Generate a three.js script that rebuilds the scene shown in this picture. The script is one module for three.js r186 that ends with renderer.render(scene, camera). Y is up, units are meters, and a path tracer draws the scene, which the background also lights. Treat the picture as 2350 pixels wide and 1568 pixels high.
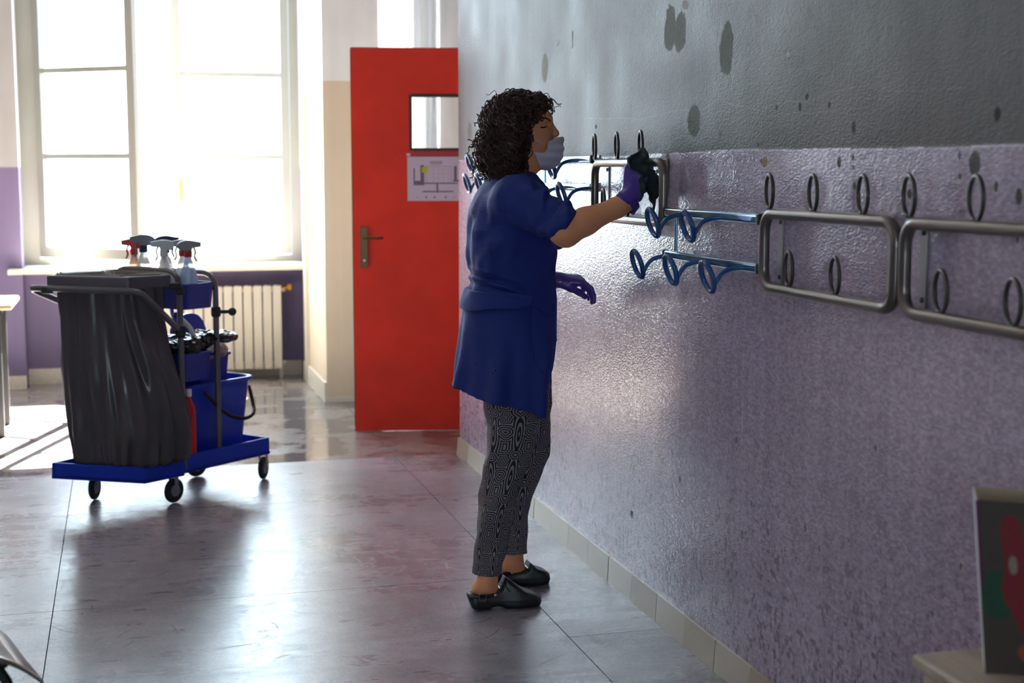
import * as THREE from 'three';
import { RoundedBoxGeometry } from 'three/addons/geometries/RoundedBoxGeometry.js';
import { mergeGeometries } from 'three/addons/utils/BufferGeometryUtils.js';

/* ---------- camera, sky, sun, exposure ---------- */
const scene = new THREE.Scene();
const FOCAL = 3290, CX = 1175, CY = 784, YAW = THREE.MathUtils.degToRad(15.2), PITCH = Math.atan(393 / 3290), EYE = 1.4;
const camera = new THREE.PerspectiveCamera(2 * Math.atan(784 / FOCAL) * 180 / Math.PI, 2350 / 1568, 0.05, 200);
camera.rotation.order = 'YXZ';
camera.position.set(0, EYE, 0);
camera.rotation.set(-PITCH, -YAW, 0);
camera.focus = 4.3;
camera.userData.fStop = 3.4;
scene.add(camera);
scene.background = new THREE.Color(0.70, 0.88, 1.0);
scene.backgroundIntensity = 4.4;
const SUN_RUN = new THREE.Vector3(-0.284, 0, 0.864).normalize();
const sun = new THREE.DirectionalLight(new THREE.Color(1.0, 0.97, 0.92), 100);
sun.position.set(-SUN_RUN.x * 14.1, 16.2, -9.8 - SUN_RUN.z * 14.1);
sun.target.position.set(0, 0, -9.8);
sun.castShadow = true;
sun.shadow.mapSize.set(2048, 2048);
Object.assign(sun.shadow.camera, { left: -6, right: 6, top: 6, bottom: -6, near: 1, far: 45 });
sun.shadow.radius = 1;
scene.add(sun, sun.target);
const EXPOSURE = 3.5;

/* ---------- small helpers ---------- */
const V = (x, y, z) => new THREE.Vector3(x, y, z);
function rng(seed) { let a = seed >>> 0; return () => { a = (a + 0x6D2B79F5) | 0; let t = Math.imul(a ^ (a >>> 15), 1 | a); t = (t + Math.imul(t ^ (t >>> 7), 61 | t)) ^ t; return ((t ^ (t >>> 14)) >>> 0) / 4294967296; }; }
const clamp = (x, a = 0, b = 1) => Math.min(b, Math.max(a, x));
const mix = (a, b, t) => a + (b - a) * t;
const sstep = (a, b, x) => { const t = clamp((x - a) / (b - a)); return t * t * (3 - 2 * t); };
// direction of a photo pixel, and the point where it meets a plane
function ray(u, v) {
  const x = (u - CX) / FOCAL, y = -(v - CY) / FOCAL, cp = Math.cos(PITCH), sp = Math.sin(PITCH);
  const y2 = y * cp - sp, z2 = -y * sp - cp, cy = Math.cos(YAW), sy = Math.sin(YAW);
  return V(x * cy - z2 * sy, y2, x * sy + z2 * cy);
}
const atZ = (u, v, z) => { const d = ray(u, v), t = z / d.z; return V(d.x * t, EYE + d.y * t, z); };
const atX = (u, v, x) => { const d = ray(u, v), t = x / d.x; return V(x, EYE + d.y * t, d.z * t); };
const atY = (u, v, y) => { const d = ray(u, v), t = (y - EYE) / d.y; return V(d.x * t, y, d.z * t); };

/* noise */
function hash2(ix, iy, s) { let h = Math.imul(ix, 374761393) ^ Math.imul(iy, 668265263) ^ Math.imul(s + 11, 2246822519); h = Math.imul(h ^ (h >>> 13), 1274126177); return ((h ^ (h >>> 16)) >>> 0) / 4294967296; }
function vnoise(x, y, px, py, s) { // tiles every px, py cells
  const ix = Math.floor(x), iy = Math.floor(y), fx = x - ix, fy = y - iy, m = (a, p) => ((a % p) + p) % p;
  const u = fx * fx * (3 - 2 * fx), v = fy * fy * (3 - 2 * fy);
  const a = hash2(m(ix, px), m(iy, py), s), b = hash2(m(ix + 1, px), m(iy, py), s), c = hash2(m(ix, px), m(iy + 1, py), s), d = hash2(m(ix + 1, px), m(iy + 1, py), s);
  return mix(mix(a, b, u), mix(c, d, u), v);
}
function fbm(x, y, p, q, s, o = 4) { let r = 0, a = 0.5, f = 1, n = 0; for (let i = 0; i < o; i++) { r += a * vnoise(x * f, y * f, p * f, q * f, s + i * 7); n += a; a *= 0.5; f *= 2; } return r / n; }
function noise3(x, y, z) {
  const ix = Math.floor(x), iy = Math.floor(y), iz = Math.floor(z), f = (t) => t * t * (3 - 2 * t), u = f(x - ix), v = f(y - iy), w = f(z - iz);
  const h = (a, b, c) => hash2(ix + a, iy + b, (iz + c) * 31 + 5);
  return mix(mix(mix(h(0, 0, 0), h(1, 0, 0), u), mix(h(0, 1, 0), h(1, 1, 0), u), v), mix(mix(h(0, 0, 1), h(1, 0, 1), u), mix(h(0, 1, 1), h(1, 1, 1), u), v), w) * 2 - 1;
}
const toS = (c) => 255 * (c <= 0.0031308 ? 12.92 * c : 1.055 * Math.pow(c, 1 / 2.4) - 0.055);
// texture whose pixel is fn(u, v) -> [r,g,b] in 0..255 sRGB (color) or one number 0..1 (data)
function tex(w, h, fn, { color = false, wrap = true, rep = [1, 1] } = {}) {
  const d = new Uint8Array(w * h * 4);
  for (let j = 0; j < h; j++) for (let i = 0; i < w; i++) {
    const r = fn((i + 0.5) / w, (j + 0.5) / h), k = (j * w + i) * 4;
    if (color) { d[k] = clamp(r[0], 0, 255); d[k + 1] = clamp(r[1], 0, 255); d[k + 2] = clamp(r[2], 0, 255); } else d[k] = d[k + 1] = d[k + 2] = clamp(r) * 255;
    d[k + 3] = 255;
  }
  const t = new THREE.DataTexture(d, w, h);
  t.magFilter = THREE.LinearFilter; t.minFilter = THREE.LinearMipmapLinearFilter; t.generateMipmaps = true;
  t.wrapS = t.wrapT = wrap ? THREE.RepeatWrapping : THREE.ClampToEdgeWrapping;
  if (color) t.colorSpace = THREE.SRGBColorSpace;
  t.repeat.set(...rep); t.needsUpdate = true;
  return t;
}
const mat = (color, roughness = 0.6, more = {}) => new THREE.MeshPhysicalMaterial({ color, roughness, metalness: 0, ...more });

/* naming and adding */
const taken = {};
const numbered = (n) => { const k = taken[n] = (taken[n] ?? -1) + 1; return k ? n + '_' + String(k).padStart(3, '0') : n; };
function mesh(name, geo, m, parent) {
  const o = new THREE.Mesh(Array.isArray(geo) ? join(geo) : geo, m);
  o.name = parent ? name : numbered(name); o.castShadow = o.receiveShadow = true;
  (parent ?? scene).add(o); return o;
}
function join(gs) {
  return mergeGeometries(gs.map((g) => { const h = g.index ? g.toNonIndexed() : g.clone(); for (const k of Object.keys(h.attributes)) if (!['position', 'normal', 'uv'].includes(k)) h.deleteAttribute(k); if (!h.attributes.uv) h.setAttribute('uv', new THREE.BufferAttribute(new Float32Array(h.attributes.position.count * 2), 2)); return h; }));
}
function tag(o, label, category, group) { Object.assign(o.userData, { label, category }); if (group) o.userData.group = group; return o; }
function thing(name, label, category, p = [0, 0, 0], turn = 0, group) { const g = new THREE.Group(); g.name = numbered(name); g.position.set(...p); g.rotation.y = turn; scene.add(g); return tag(g, label, category, group); }
function struct(o, label, category) { o.userData.kind = 'structure'; if (label) o.userData.label = label; if (category) o.userData.category = category; return o; }

/* geometry */
const box = (x0, x1, y0, y1, z0, z1) => boxUV(new THREE.BoxGeometry(x1 - x0, y1 - y0, z1 - z0).translate((x0 + x1) / 2, (y0 + y1) / 2, (z0 + z1) / 2));
function boxUV(g) { // uv in metres from world position by dominant normal
  const p = g.attributes.position, n = g.attributes.normal, uv = g.attributes.uv;
  for (let i = 0; i < p.count; i++) {
    const ax = Math.abs(n.getX(i)), ay = Math.abs(n.getY(i)), az = Math.abs(n.getZ(i));
    if (ay >= ax && ay >= az) uv.setXY(i, p.getX(i), p.getZ(i)); else if (ax >= az) uv.setXY(i, p.getZ(i), p.getY(i)); else uv.setXY(i, p.getX(i), p.getY(i));
  }
  return g;
}
const rbox = (w, h, d, r = 0.005, s = 2) => new RoundedBoxGeometry(w, h, d, s, Math.min(r, w / 2.01, h / 2.01, d / 2.01));
class Poly extends THREE.Curve { constructor(pts) { super(); this.p = pts; this.s = [0]; for (let i = 1; i < pts.length; i++) this.s.push(this.s[i - 1] + pts[i].distanceTo(pts[i - 1])); }
  getPoint(t, o = V(0, 0, 0)) { const L = t * this.s.at(-1); let i = 1; while (i < this.p.length - 1 && this.s[i] < L) i++; return o.lerpVectors(this.p[i - 1], this.p[i], clamp((L - this.s[i - 1]) / (this.s[i] - this.s[i - 1] || 1))); } }
// polyline with its corners rounded
function rounded(pts, r, closed = false, seg = 8) {
  const out = [], n = pts.length;
  for (let i = 0; i < n; i++) {
    if (!closed && (i === 0 || i === n - 1)) { out.push(pts[i].clone()); continue; }
    const a = pts[(i + n - 1) % n], b = pts[i], c = pts[(i + 1) % n], d1 = a.clone().sub(b), d2 = c.clone().sub(b), k = Math.min(r, d1.length() * 0.49, d2.length() * 0.49);
    const s = b.clone().addScaledVector(d1.normalize(), k), e = b.clone().addScaledVector(d2.normalize(), k);
    for (let j = 0; j <= seg; j++) { const t = j / seg; out.push(V(0, 0, 0).addScaledVector(s, (1 - t) * (1 - t)).addScaledVector(b, 2 * t * (1 - t)).addScaledVector(e, t * t)); }
  }
  if (closed) out.push(out[0].clone());
  return out;
}
function tube(pts, r, { closed = false, sides = 10, seg } = {}) {
  const c = new Poly(pts);
  const g = new THREE.TubeGeometry(c, seg ?? Math.max(2, pts.length * 2), r, sides, closed);
  if (closed) return g;
  const t0 = c.getTangent(0), t1 = c.getTangent(1), cap = (p, t) => { const s = new THREE.SphereGeometry(r, sides, 6); s.scale(1, 0.35, 1); s.applyQuaternion(new THREE.Quaternion().setFromUnitVectors(V(0, 1, 0), t)); return s.translate(p.x, p.y, p.z); };
  return join([g, cap(pts[0], t0), cap(pts.at(-1), t1)]);
}
const smooth = (pts, n = 24) => new THREE.CatmullRomCurve3(pts).getPoints(n);
const rod = (a, b, r, sides = 12) => tube([a, b], r, { sides, seg: 1 });
const lathe = (prof, n = 24) => new THREE.LatheGeometry(prof.map(([r, y]) => new THREE.Vector2(Math.max(r, 1e-4), y)), n);
// upright prism over a floor polygon [[x,z],...]
function prism(poly, y0, y1, bevel = 0) {
  const s = new THREE.Shape(poly.map(([x, z]) => new THREE.Vector2(x, -z)));
  const g = new THREE.ExtrudeGeometry(s, { depth: y1 - y0 - 2 * bevel, bevelEnabled: bevel > 0, bevelSize: bevel, bevelThickness: bevel, bevelOffset: -bevel, bevelSegments: 2, curveSegments: 6 });
  return g.rotateX(-Math.PI / 2).translate(0, y0 + bevel, 0);
}
// skin between closed rings of points (all the same length); uv: u round, v along
function loft(rings, { cap0 = true, cap1 = true, u = 1, v = null } = {}) {
  const n = rings[0].length, pos = [], uv = [], idx = [];
  rings.forEach((r, j) => { for (let i = 0; i <= n; i++) { const p = r[i % n]; pos.push(p.x, p.y, p.z); uv.push(u * i / n, v ? v[j] : p.y); } });
  for (let j = 0; j + 1 < rings.length; j++) for (let i = 0; i < n; i++) { const a = j * (n + 1) + i, b = a + 1, c = a + n + 1, d = c + 1; idx.push(a, b, c, b, d, c); }
  const cap = (r, flip) => { const o = pos.length / 3, m = r.reduce((s, p) => s.add(p), V(0, 0, 0)).divideScalar(n); pos.push(m.x, m.y, m.z); uv.push(0, m.y); r.forEach((p) => { pos.push(p.x, p.y, p.z); uv.push(0, p.y); }); for (let i = 0; i < n; i++) flip ? idx.push(o, o + 1 + (i + 1) % n, o + 1 + i) : idx.push(o, o + 1 + i, o + 1 + (i + 1) % n); };
  if (cap0) cap(rings[0], true); if (cap1) cap(rings.at(-1), false);
  const g = new THREE.BufferGeometry();
  g.setAttribute('position', new THREE.Float32BufferAttribute(pos, 3)); g.setAttribute('uv', new THREE.Float32BufferAttribute(uv, 2)); g.setIndex(idx); g.computeVertexNormals();
  // weld normals along the seam
  const nn = g.attributes.normal; for (let j = 0; j < rings.length; j++) { const a = j * (n + 1), b = a + n, s = V(nn.getX(a) + nn.getX(b), nn.getY(a) + nn.getY(b), nn.getZ(a) + nn.getZ(b)).normalize(); nn.setXYZ(a, s.x, s.y, s.z); nn.setXYZ(b, s.x, s.y, s.z); }
  return g;
}

/* implicit surfaces: distance pieces and a surface-net mesher */
const capD = (x, y, z, a, b, ra, rb) => { const dx = b.x - a.x, dy = b.y - a.y, dz = b.z - a.z, px = x - a.x, py = y - a.y, pz = z - a.z, h = clamp((px * dx + py * dy + pz * dz) / (dx * dx + dy * dy + dz * dz)); return Math.hypot(px - dx * h, py - dy * h, pz - dz * h) - mix(ra, rb, h); };
const ellD = (x, y, z, c, rx, ry, rz) => { const a = (x - c.x) / rx, b = (y - c.y) / ry, d = (z - c.z) / rz, k0 = Math.hypot(a, b, d), k1 = Math.hypot(a / rx, b / ry, d / rz); return k1 < 1e-6 ? -Math.min(rx, ry, rz) : k0 * (k0 - 1) / k1; };
const smin = (a, b, k) => { const h = Math.max(k - Math.abs(a - b), 0) / k; return Math.min(a, b) - h * h * k * 0.25; };
const smax = (a, b, k) => -smin(-a, -b, k);
function poly2(px, py, P) { // signed distance to a 2-D polygon
  let d = Infinity, s = 1;
  for (let i = 0, j = P.length - 1; i < P.length; j = i++) {
    const [ax, ay] = P[i], [bx, by] = P[j], ex = bx - ax, ey = by - ay, wx = px - ax, wy = py - ay, h = clamp((wx * ex + wy * ey) / (ex * ex + ey * ey)), qx = wx - ex * h, qy = wy - ey * h;
    d = Math.min(d, qx * qx + qy * qy);
    const c1 = py >= ay, c2 = py < by, c3 = ex * wy > ey * wx; if ((c1 && c2 && c3) || (!c1 && !c2 && !c3)) s = -s;
  }
  return s * Math.sqrt(d);
}
function nets(f, lo, hi, cell) {
  const nx = Math.ceil((hi[0] - lo[0]) / cell) + 1, ny = Math.ceil((hi[1] - lo[1]) / cell) + 1, nz = Math.ceil((hi[2] - lo[2]) / cell) + 1, F = new Float32Array(nx * ny * nz), at = (i, j, k) => (k * ny + j) * nx + i;
  for (let k = 0; k < nz; k++) for (let j = 0; j < ny; j++) for (let i = 0; i < nx; i++) F[at(i, j, k)] = (i && j && k && i < nx - 1 && j < ny - 1 && k < nz - 1) ? f(lo[0] + i * cell, lo[1] + j * cell, lo[2] + k * cell) : 1;
  const id = new Int32Array(nx * ny * nz).fill(-1), pos = [], nor = [], uv = [], idx = [], E = [[0, 1], [2, 3], [4, 5], [6, 7], [0, 2], [1, 3], [4, 6], [5, 7], [0, 4], [1, 5], [2, 6], [3, 7]];
  const v = new Float32Array(8), e = cell * 0.3;
  for (let k = 0; k < nz - 1; k++) for (let j = 0; j < ny - 1; j++) for (let i = 0; i < nx - 1; i++) {
    let m = 0; for (let c = 0; c < 8; c++) { v[c] = F[at(i + (c & 1), j + ((c >> 1) & 1), k + (c >> 2))]; if (v[c] < 0) m |= 1 << c; }
    if (m === 0 || m === 255) continue;
    let x = 0, y = 0, z = 0, n = 0;
    for (const [a, b] of E) if ((v[a] < 0) !== (v[b] < 0)) { const t = v[a] / (v[a] - v[b]); x += mix(a & 1, b & 1, t); y += mix((a >> 1) & 1, (b >> 1) & 1, t); z += mix(a >> 2, b >> 2, t); n++; }
    const X = lo[0] + (i + x / n) * cell, Y = lo[1] + (j + y / n) * cell, Z = lo[2] + (k + z / n) * cell;
    const gx = f(X + e, Y, Z) - f(X - e, Y, Z), gy = f(X, Y + e, Z) - f(X, Y - e, Z), gz = f(X, Y, Z + e) - f(X, Y, Z - e), g = Math.hypot(gx, gy, gz) || 1;
    id[at(i, j, k)] = pos.length / 3; pos.push(X, Y, Z); nor.push(gx / g, gy / g, gz / g); uv.push(X, Y);
  }
  const quad = (a, b, c, d, flip) => { if (a < 0 || b < 0 || c < 0 || d < 0) return; flip ? idx.push(a, c, b, b, c, d) : idx.push(a, b, c, b, d, c); };
  for (let k = 1; k < nz - 1; k++) for (let j = 1; j < ny - 1; j++) for (let i = 1; i < nx - 1; i++) {
    const s = F[at(i, j, k)] < 0;
    if (s !== F[at(i + 1, j, k)] < 0) quad(id[at(i, j - 1, k - 1)], id[at(i, j, k - 1)], id[at(i, j - 1, k)], id[at(i, j, k)], !s);
    if (s !== F[at(i, j + 1, k)] < 0) quad(id[at(i - 1, j, k - 1)], id[at(i - 1, j, k)], id[at(i, j, k - 1)], id[at(i, j, k)], !s);
    if (s !== F[at(i, j, k + 1)] < 0) quad(id[at(i - 1, j - 1, k)], id[at(i, j - 1, k)], id[at(i - 1, j, k)], id[at(i, j, k)], !s);
  }
  const g = new THREE.BufferGeometry();
  g.setAttribute('position', new THREE.Float32BufferAttribute(pos, 3)); g.setAttribute('normal', new THREE.Float32BufferAttribute(nor, 3)); g.setAttribute('uv', new THREE.Float32BufferAttribute(uv, 2)); g.setIndex(idx);
  return g;
}
const bounds = (pts, m) => [[0, 1, 2].map((i) => Math.min(...pts.map((p) => p.getComponent(i))) - m), [0, 1, 2].map((i) => Math.max(...pts.map((p) => p.getComponent(i))) + m)];

/* ---------- surfaces ---------- */
const WALLX = 1.585, WALLEND = -6.82, DADO = 1.45, FARZ = -9.66, CEIL = 4.1;
// right wall: colour and gloss laid out over 5 m x 2.5 m from the far end
const TU = 5, TV = 2.5;
const wallMarks = [];
const wm = (u, v, w, h, col, soft = 0.15, seed = 1) => { const p = atX(u, v, WALLX); wallMarks.push({ z: p.z, y: p.y, w, h, col, soft, seed }); };
const wmPx = (u0, v0, u1, v1, col, soft, seed) => { const a = atX(u0, (v0 + v1) / 2, WALLX), b = atX(u1, (v0 + v1) / 2, WALLX), t = atX((u0 + u1) / 2, v0, WALLX), o = atX((u0 + u1) / 2, v1, WALLX); wallMarks.push({ z: (a.z + b.z) / 2, y: (t.y + o.y) / 2, w: Math.abs(b.z - a.z) / 2, h: Math.abs(t.y - o.y) / 2, col, soft, seed }); };
const PATCH = [84, 87, 77], HOLE = [38, 30, 26], PLUG = [120, 92, 58], CHIP = [150, 148, 144];
wmPx(1525, 12, 1551, 122, PATCH, 0.25, 1); wmPx(1548, 28, 1575, 120, PATCH, 0.25, 2); wmPx(1652, 50, 1682, 172, PATCH, 0.3, 3); wmPx(1578, 240, 1607, 315, PATCH, 0.25, 4);
wmPx(1243, 122, 1258, 188, [116, 118, 108], 0.3, 5); wmPx(1566, 2, 1580, 22, CHIP, 0.2, 6); wmPx(1277, 92, 1285, 106, CHIP, 0.2, 7); wmPx(1312, 65, 1316, 115, CHIP, 0.3, 22);
wmPx(1803, 120, 1811, 136, CHIP, 0.3, 8); wmPx(1650, 286, 1655, 302, CHIP, 0.3, 9); wmPx(1652, 300, 1656, 322, [100, 96, 92], 0.3, 9);
for (const [u, v, a, b] of [[1852, 222, 5, 9], [1836, 246, 4, 16], [1782, 247, 3, 8], [1903, 241, 4, 10], [1959, 292, 6, 20], [2289, 263, 9, 22], [1740, 332, 3, 6], [1926, 372, 6, 20], [1958, 362, 4, 10], [1958, 384, 4, 8], [1961, 427, 5, 12], [2202, 357, 5, 14], [2203, 404, 6, 12], [2286, 427, 7, 20], [2338, 452, 10, 26], [2088, 446, 7, 16], [1368, 291, 4, 7], [2335, 545, 5, 18], [1747, 370, 3, 8]]) wmPx(u - a * 0.75, v - b * 0.72, u + a * 0.75, v + b * 0.72, HOLE, 0.35, u);
wmPx(1748, 358, 1762, 386, PLUG, 0.3, 11); wmPx(2224, 345, 2250, 402, [58, 52, 42], 0.35, 12); wmPx(1526, 342, 1537, 460, [96, 84, 70], 0.2, 13); wmPx(1630, 344, 1635, 362, [130, 122, 110], 0.2, 14); wmPx(1073, 283, 1083, 322, [92, 84, 80], 0.2, 15);
for (const [u, v] of [[1848, 1212], [1560, 1100], [1725, 1155], [1880, 1260], [1690, 1010], [2010, 1030], [1740, 1440], [2205, 1300], [1450, 1180], [2140, 1410]]) wmPx(u - 3, v - 9, u + 3, v + 9, [84, 76, 84], 0.6, u);
const SCR = []; for (const [a, pts] of [[0.4, [[1340, 272], [1400, 272], [1480, 272], [1550, 255], [1610, 250], [1650, 228], [1690, 243], [1740, 250], [1800, 235], [1850, 232], [1920, 208], [2000, 195], [2060, 210], [2130, 207], [2220, 200]]], [0.3, [[1650, 275], [1720, 270], [1790, 263], [1870, 258], [1980, 248]]]]) { const q = pts.map(([u, v]) => atX(u, v, WALLX)); SCR.push({ a, q }); }
function wallColor(u, v) {
  const z = WALLEND + u * TU, y = v * TV;
  const edge = DADO + 0.006 * (fbm(u * 60, 3.5, 60, 8, 3, 3) - 0.5) + 0.004 * Math.sin(z * 3.1);
  const streak = fbm(u * 240, v * 6, 240, 6, 21, 3), blot = fbm(u * 14, v * 8, 14, 8, 5, 4), fine = fbm(u * 480, v * 500, 480, 500, 8, 2);
  let c;
  if (y > edge) {
    const k = 1 + 0.09 * (blot - 0.5) + 0.10 * (streak - 0.5) + 0.05 * (fine - 0.5);
    const pink = sstep(0.45, 0.62, fbm(u * 9, v * 4, 9, 4, 44, 3));
    c = [mix(76, 80, pink) * k, mix(70, 67, pink) * k, mix(66, 64, pink) * k];
    for (const s of SCR) for (let i = 1; i < s.q.length; i++) { const a = s.q[i - 1], b = s.q[i]; if (z >= a.z && z < b.z) { const t = (z - a.z) / (b.z - a.z), yy = mix(a.y, b.y, t * t * (3 - 2 * t)); if (Math.abs(y - yy) < 0.0016) c = c.map((x) => x + 26 * s.a); } }
  } else {
    const k = 1 + 0.10 * (blot - 0.5) + 0.12 * (streak - 0.5) + 0.34 * (fine - 0.5);
    c = [168 * k, 153 * k, 174 * k];
    // grime: dark specks and runs of dirt, as the photograph shows them towards the skirting
    const g = sstep(0.95, 0.05, y + 0.5 * (fbm(u * 20, v * 6, 20, 6, 77, 3) - 0.5));
    const sp = sstep(0.66 - 0.10 * g, 0.80 - 0.06 * g, fbm(u * 420, v * 160, 420, 160, 91, 2)), run = sstep(0.52, 0.8, fbm(u * 260, v * 14, 260, 14, 33, 3));
    const dirt = clamp(sp * g * 0.42 + run * g * 0.16 * sstep(0.55, 0.25, y));
    c = [mix(c[0], 62, dirt), mix(c[1], 54, dirt), mix(c[2], 62, dirt)];
    if (edge - y < 0.004) c = c.map((x) => x * 1.08 + 8);
  }
  for (const m of wallMarks) {
    const dz = (z - m.z) / m.w, dy = (y - m.y) / m.h; if (Math.abs(dz) > 1.6 || Math.abs(dy) > 1.6) continue;
    const r = Math.hypot(dz, dy) + 0.5 * (fbm(u * 300 + m.seed * 3.1, v * 150, 4096, 4096, m.seed, 3) - 0.5), k = sstep(1 + m.soft * 0.5, 1 - m.soft * 0.5, r);
    if (k > 0) c = c.map((x, i) => mix(x, m.col[i] * (0.95 + 0.1 * fine), k));
  }
  return c;
}
function wallRough(u, v) {
  const z = WALLEND + u * TU, y = v * TV, edge = DADO + 0.006 * (fbm(u * 60, 3.5, 60, 8, 3, 3) - 0.5) + 0.004 * Math.sin(z * 3.1);
  const n = fbm(u * 30, v * 12, 30, 12, 15, 4), st = fbm(u * 160, v * 4, 160, 4, 16, 3);
  for (const m of wallMarks) { const dz = (z - m.z) / m.w, dy = (y - m.y) / m.h; if (Math.abs(dz) > 1.3 || Math.abs(dy) > 1.3) continue; if (Math.hypot(dz, dy) + 0.5 * (fbm(u * 300 + m.seed * 3.1, v * 150, 4096, 4096, m.seed, 3) - 0.5) < 1) return 0.74; } // bare plaster
  if (y > edge) return 0.52 + 0.14 * (n - 0.5);
  let r = 0.20 + 0.10 * (n - 0.5) + 0.10 * (st - 0.5);
  const p = atX(1526, 420, WALLX); if (Math.abs(z - p.z - 0.04) < 0.07 && y > 1.2) r = 0.6; // scraped strip beside the scar
  return r;
}
const noFlip = { wrap: false };
const wallMap = tex(2048, 1024, wallColor, { color: true, ...noFlip }), wallRoughMap = tex(1024, 512, wallRough, noFlip);
const peel = tex(1024, 1024, (u, v) => { const a = fbm(u * 105, v * 220, 105, 220, 61, 2), b = fbm(u * 36, v * 70, 36, 70, 62, 2); return 0.75 * a + 0.25 * b; });
for (const t of [wallMap, wallRoughMap]) { t.repeat.set(1 / TU, 1 / TV); t.offset.set(-WALLEND / TU, 0); }
peel.repeat.set(1 / 0.75, 1 / 0.75);
const glossMap = tex(8, 512, (u, v) => 1, noFlip); for (let j = 0; j < 512; j++) for (let i = 0; i < 8; i++) glossMap.image.data[(j * 8 + i) * 4 + 3] = (j + 0.5) / 512 * TV > DADO ? 95 : 255; // matt distemper above, enamel below
glossMap.repeat.set(1 / TU, 1 / TV); glossMap.offset.copy(wallMap.offset);
const M = {};
M.wallRight = mat(0xffffff, 1, { map: wallMap, roughnessMap: wallRoughMap, bumpMap: peel, bumpScale: 0.0011, ior: 1.75, specularIntensityMap: glossMap });
// painted walls with a coloured dado, 4 m x 4.2 m
function painted(dado, low, high, seed) {
  const t = tex(512, 512, (u, v) => { const y = v * 4.2, n = 1 + 0.07 * (fbm(u * 16, v * 16, 16, 16, seed, 4) - 0.5) + 0.05 * (fbm(u * 120, v * 5, 120, 5, seed + 4, 2) - 0.5); return (y < dado ? low : high).map((c) => c * n); }, { color: true });
  t.wrapT = THREE.ClampToEdgeWrapping; t.repeat.set(1 / 4, 1 / 4.2); return t;
}
const LAV = [136, 122, 158], WHITE = [226, 226, 226];
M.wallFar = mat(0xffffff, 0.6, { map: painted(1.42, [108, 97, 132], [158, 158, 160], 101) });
M.pier = mat(0xffffff, 0.5, { map: painted(1.925, [206, 190, 166], WHITE, 111) });
M.recess = mat(0xffffff, 0.9, { map: painted(0.02, [214, 209, 210], [214, 209, 210], 121) });
M.plain = mat(0xffffff, 0.7, { map: painted(1.42, LAV, WHITE, 131) });
M.ceiling = mat(new THREE.Color(0.62, 0.62, 0.6), 0.8);
M.whitePaint = mat(new THREE.Color(0.72, 0.72, 0.69), 0.35);
M.cream = mat(new THREE.Color(0.64, 0.6, 0.5), 0.4);
// floor
const scuffs = []; { const r = rng(77); for (let i = 0; i < 170; i++) scuffs.push({ x: r(), y: r(), a: r() * 6.28, l: 0.008 + 0.028 * r(), w: 0.0004 + 0.0011 * r(), dark: r() < 0.38, b: (r() - 0.5) * 30 }); }
function scuff(u, v) {
  let k = 0;
  for (const s of scuffs) { let dx = u - s.x, dy = v - s.y; dx -= Math.round(dx); dy -= Math.round(dy); if (Math.abs(dx) > 0.04 || Math.abs(dy) > 0.04) continue; const c = Math.cos(s.a), n = Math.sin(s.a), p = dx * c + dy * n, q = -dx * n + dy * c + s.b * p * p; const e = sstep(1, 0.5, Math.abs(p) / s.l) * sstep(1, 0.4, Math.abs(q) / s.w); k = s.dark ? Math.min(k, -e) || k : Math.max(k, e); if (s.dark && e > 0.1) return -e; }
  return k;
}
const floorColor = (u, v) => {
  const sp = fbm(u * 420, v * 420, 420, 420, 201, 2), bl = fbm(u * 9, v * 9, 9, 9, 202, 5), wear = fbm(u * 26, v * 60, 26, 60, 203, 4), s = scuff(u, v);
  let k = 0.86 + 0.26 * (sp - 0.5) + 0.30 * (bl - 0.5) + 0.22 * (wear - 0.5);
  if (s < 0) k *= 1 + 0.4 * s; else k *= 1 + 0.22 * s;
  return [160 * k, 152 * k, 160 * k];
};
const floorRough = (u, v) => {
  const bl = fbm(u * 7, v * 7, 7, 7, 212, 5), st = fbm(u * 18, v * 70, 18, 70, 213, 4), s = scuff(u, v);
  const sw = Math.abs(fbm(u * 22 + 3 * bl, v * 22 + 3 * st, 22, 22, 214, 3) - 0.5);
  return clamp(0.29 + 0.12 * (bl - 0.5) + 0.10 * (st - 0.5) + 0.06 * sstep(0.06, 0, sw) + 0.2 * Math.max(0, s) + 0.12 * Math.max(0, -s), 0.07, 0.7);
};
const fMap = tex(1024, 1024, floorColor, { color: true, rep: [1 / 2.3, 1 / 2.3] }), fRough = tex(1024, 1024, floorRough, { rep: [1 / 2.3, 1 / 2.3] });
M.floor = mat(0xffffff, 1, { map: fMap, roughnessMap: fRough, bumpMap: fRough, bumpScale: 0.0002 });
const wetRough = tex(512, 512, (u, v) => 0.09 + 0.12 * sstep(0.38, 0.62, fbm(u * 12, v * 16, 12, 16, 231, 4)), { rep: [1 / 1.9, 1 / 1.9] });
const wetMap = tex(512, 512, (u, v) => { const w = sstep(0.4, 0.58, fbm(u * 12, v * 16, 12, 16, 231, 4)), k = (0.80 + 0.16 * w) * (0.9 + 0.2 * fbm(u * 200, v * 200, 200, 200, 232, 2)); return [146 * k, 138 * k, 135 * k]; }, { color: true, rep: [1 / 1.9, 1 / 1.9] });
M.floorWet = mat(0xffffff, 1, { map: wetMap, roughnessMap: wetRough });
M.joint = mat(new THREE.Color(0.03, 0.028, 0.026), 0.9);
M.skirt = mat(0xffffff, 0.25, { map: tex(256, 256, (u, v) => { const k = 0.9 + 0.2 * fbm(u * 60, v * 60, 60, 60, 241, 3); return [200 * k, 192 * k, 176 * k]; }, { color: true, rep: [3, 3] }) });

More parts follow.
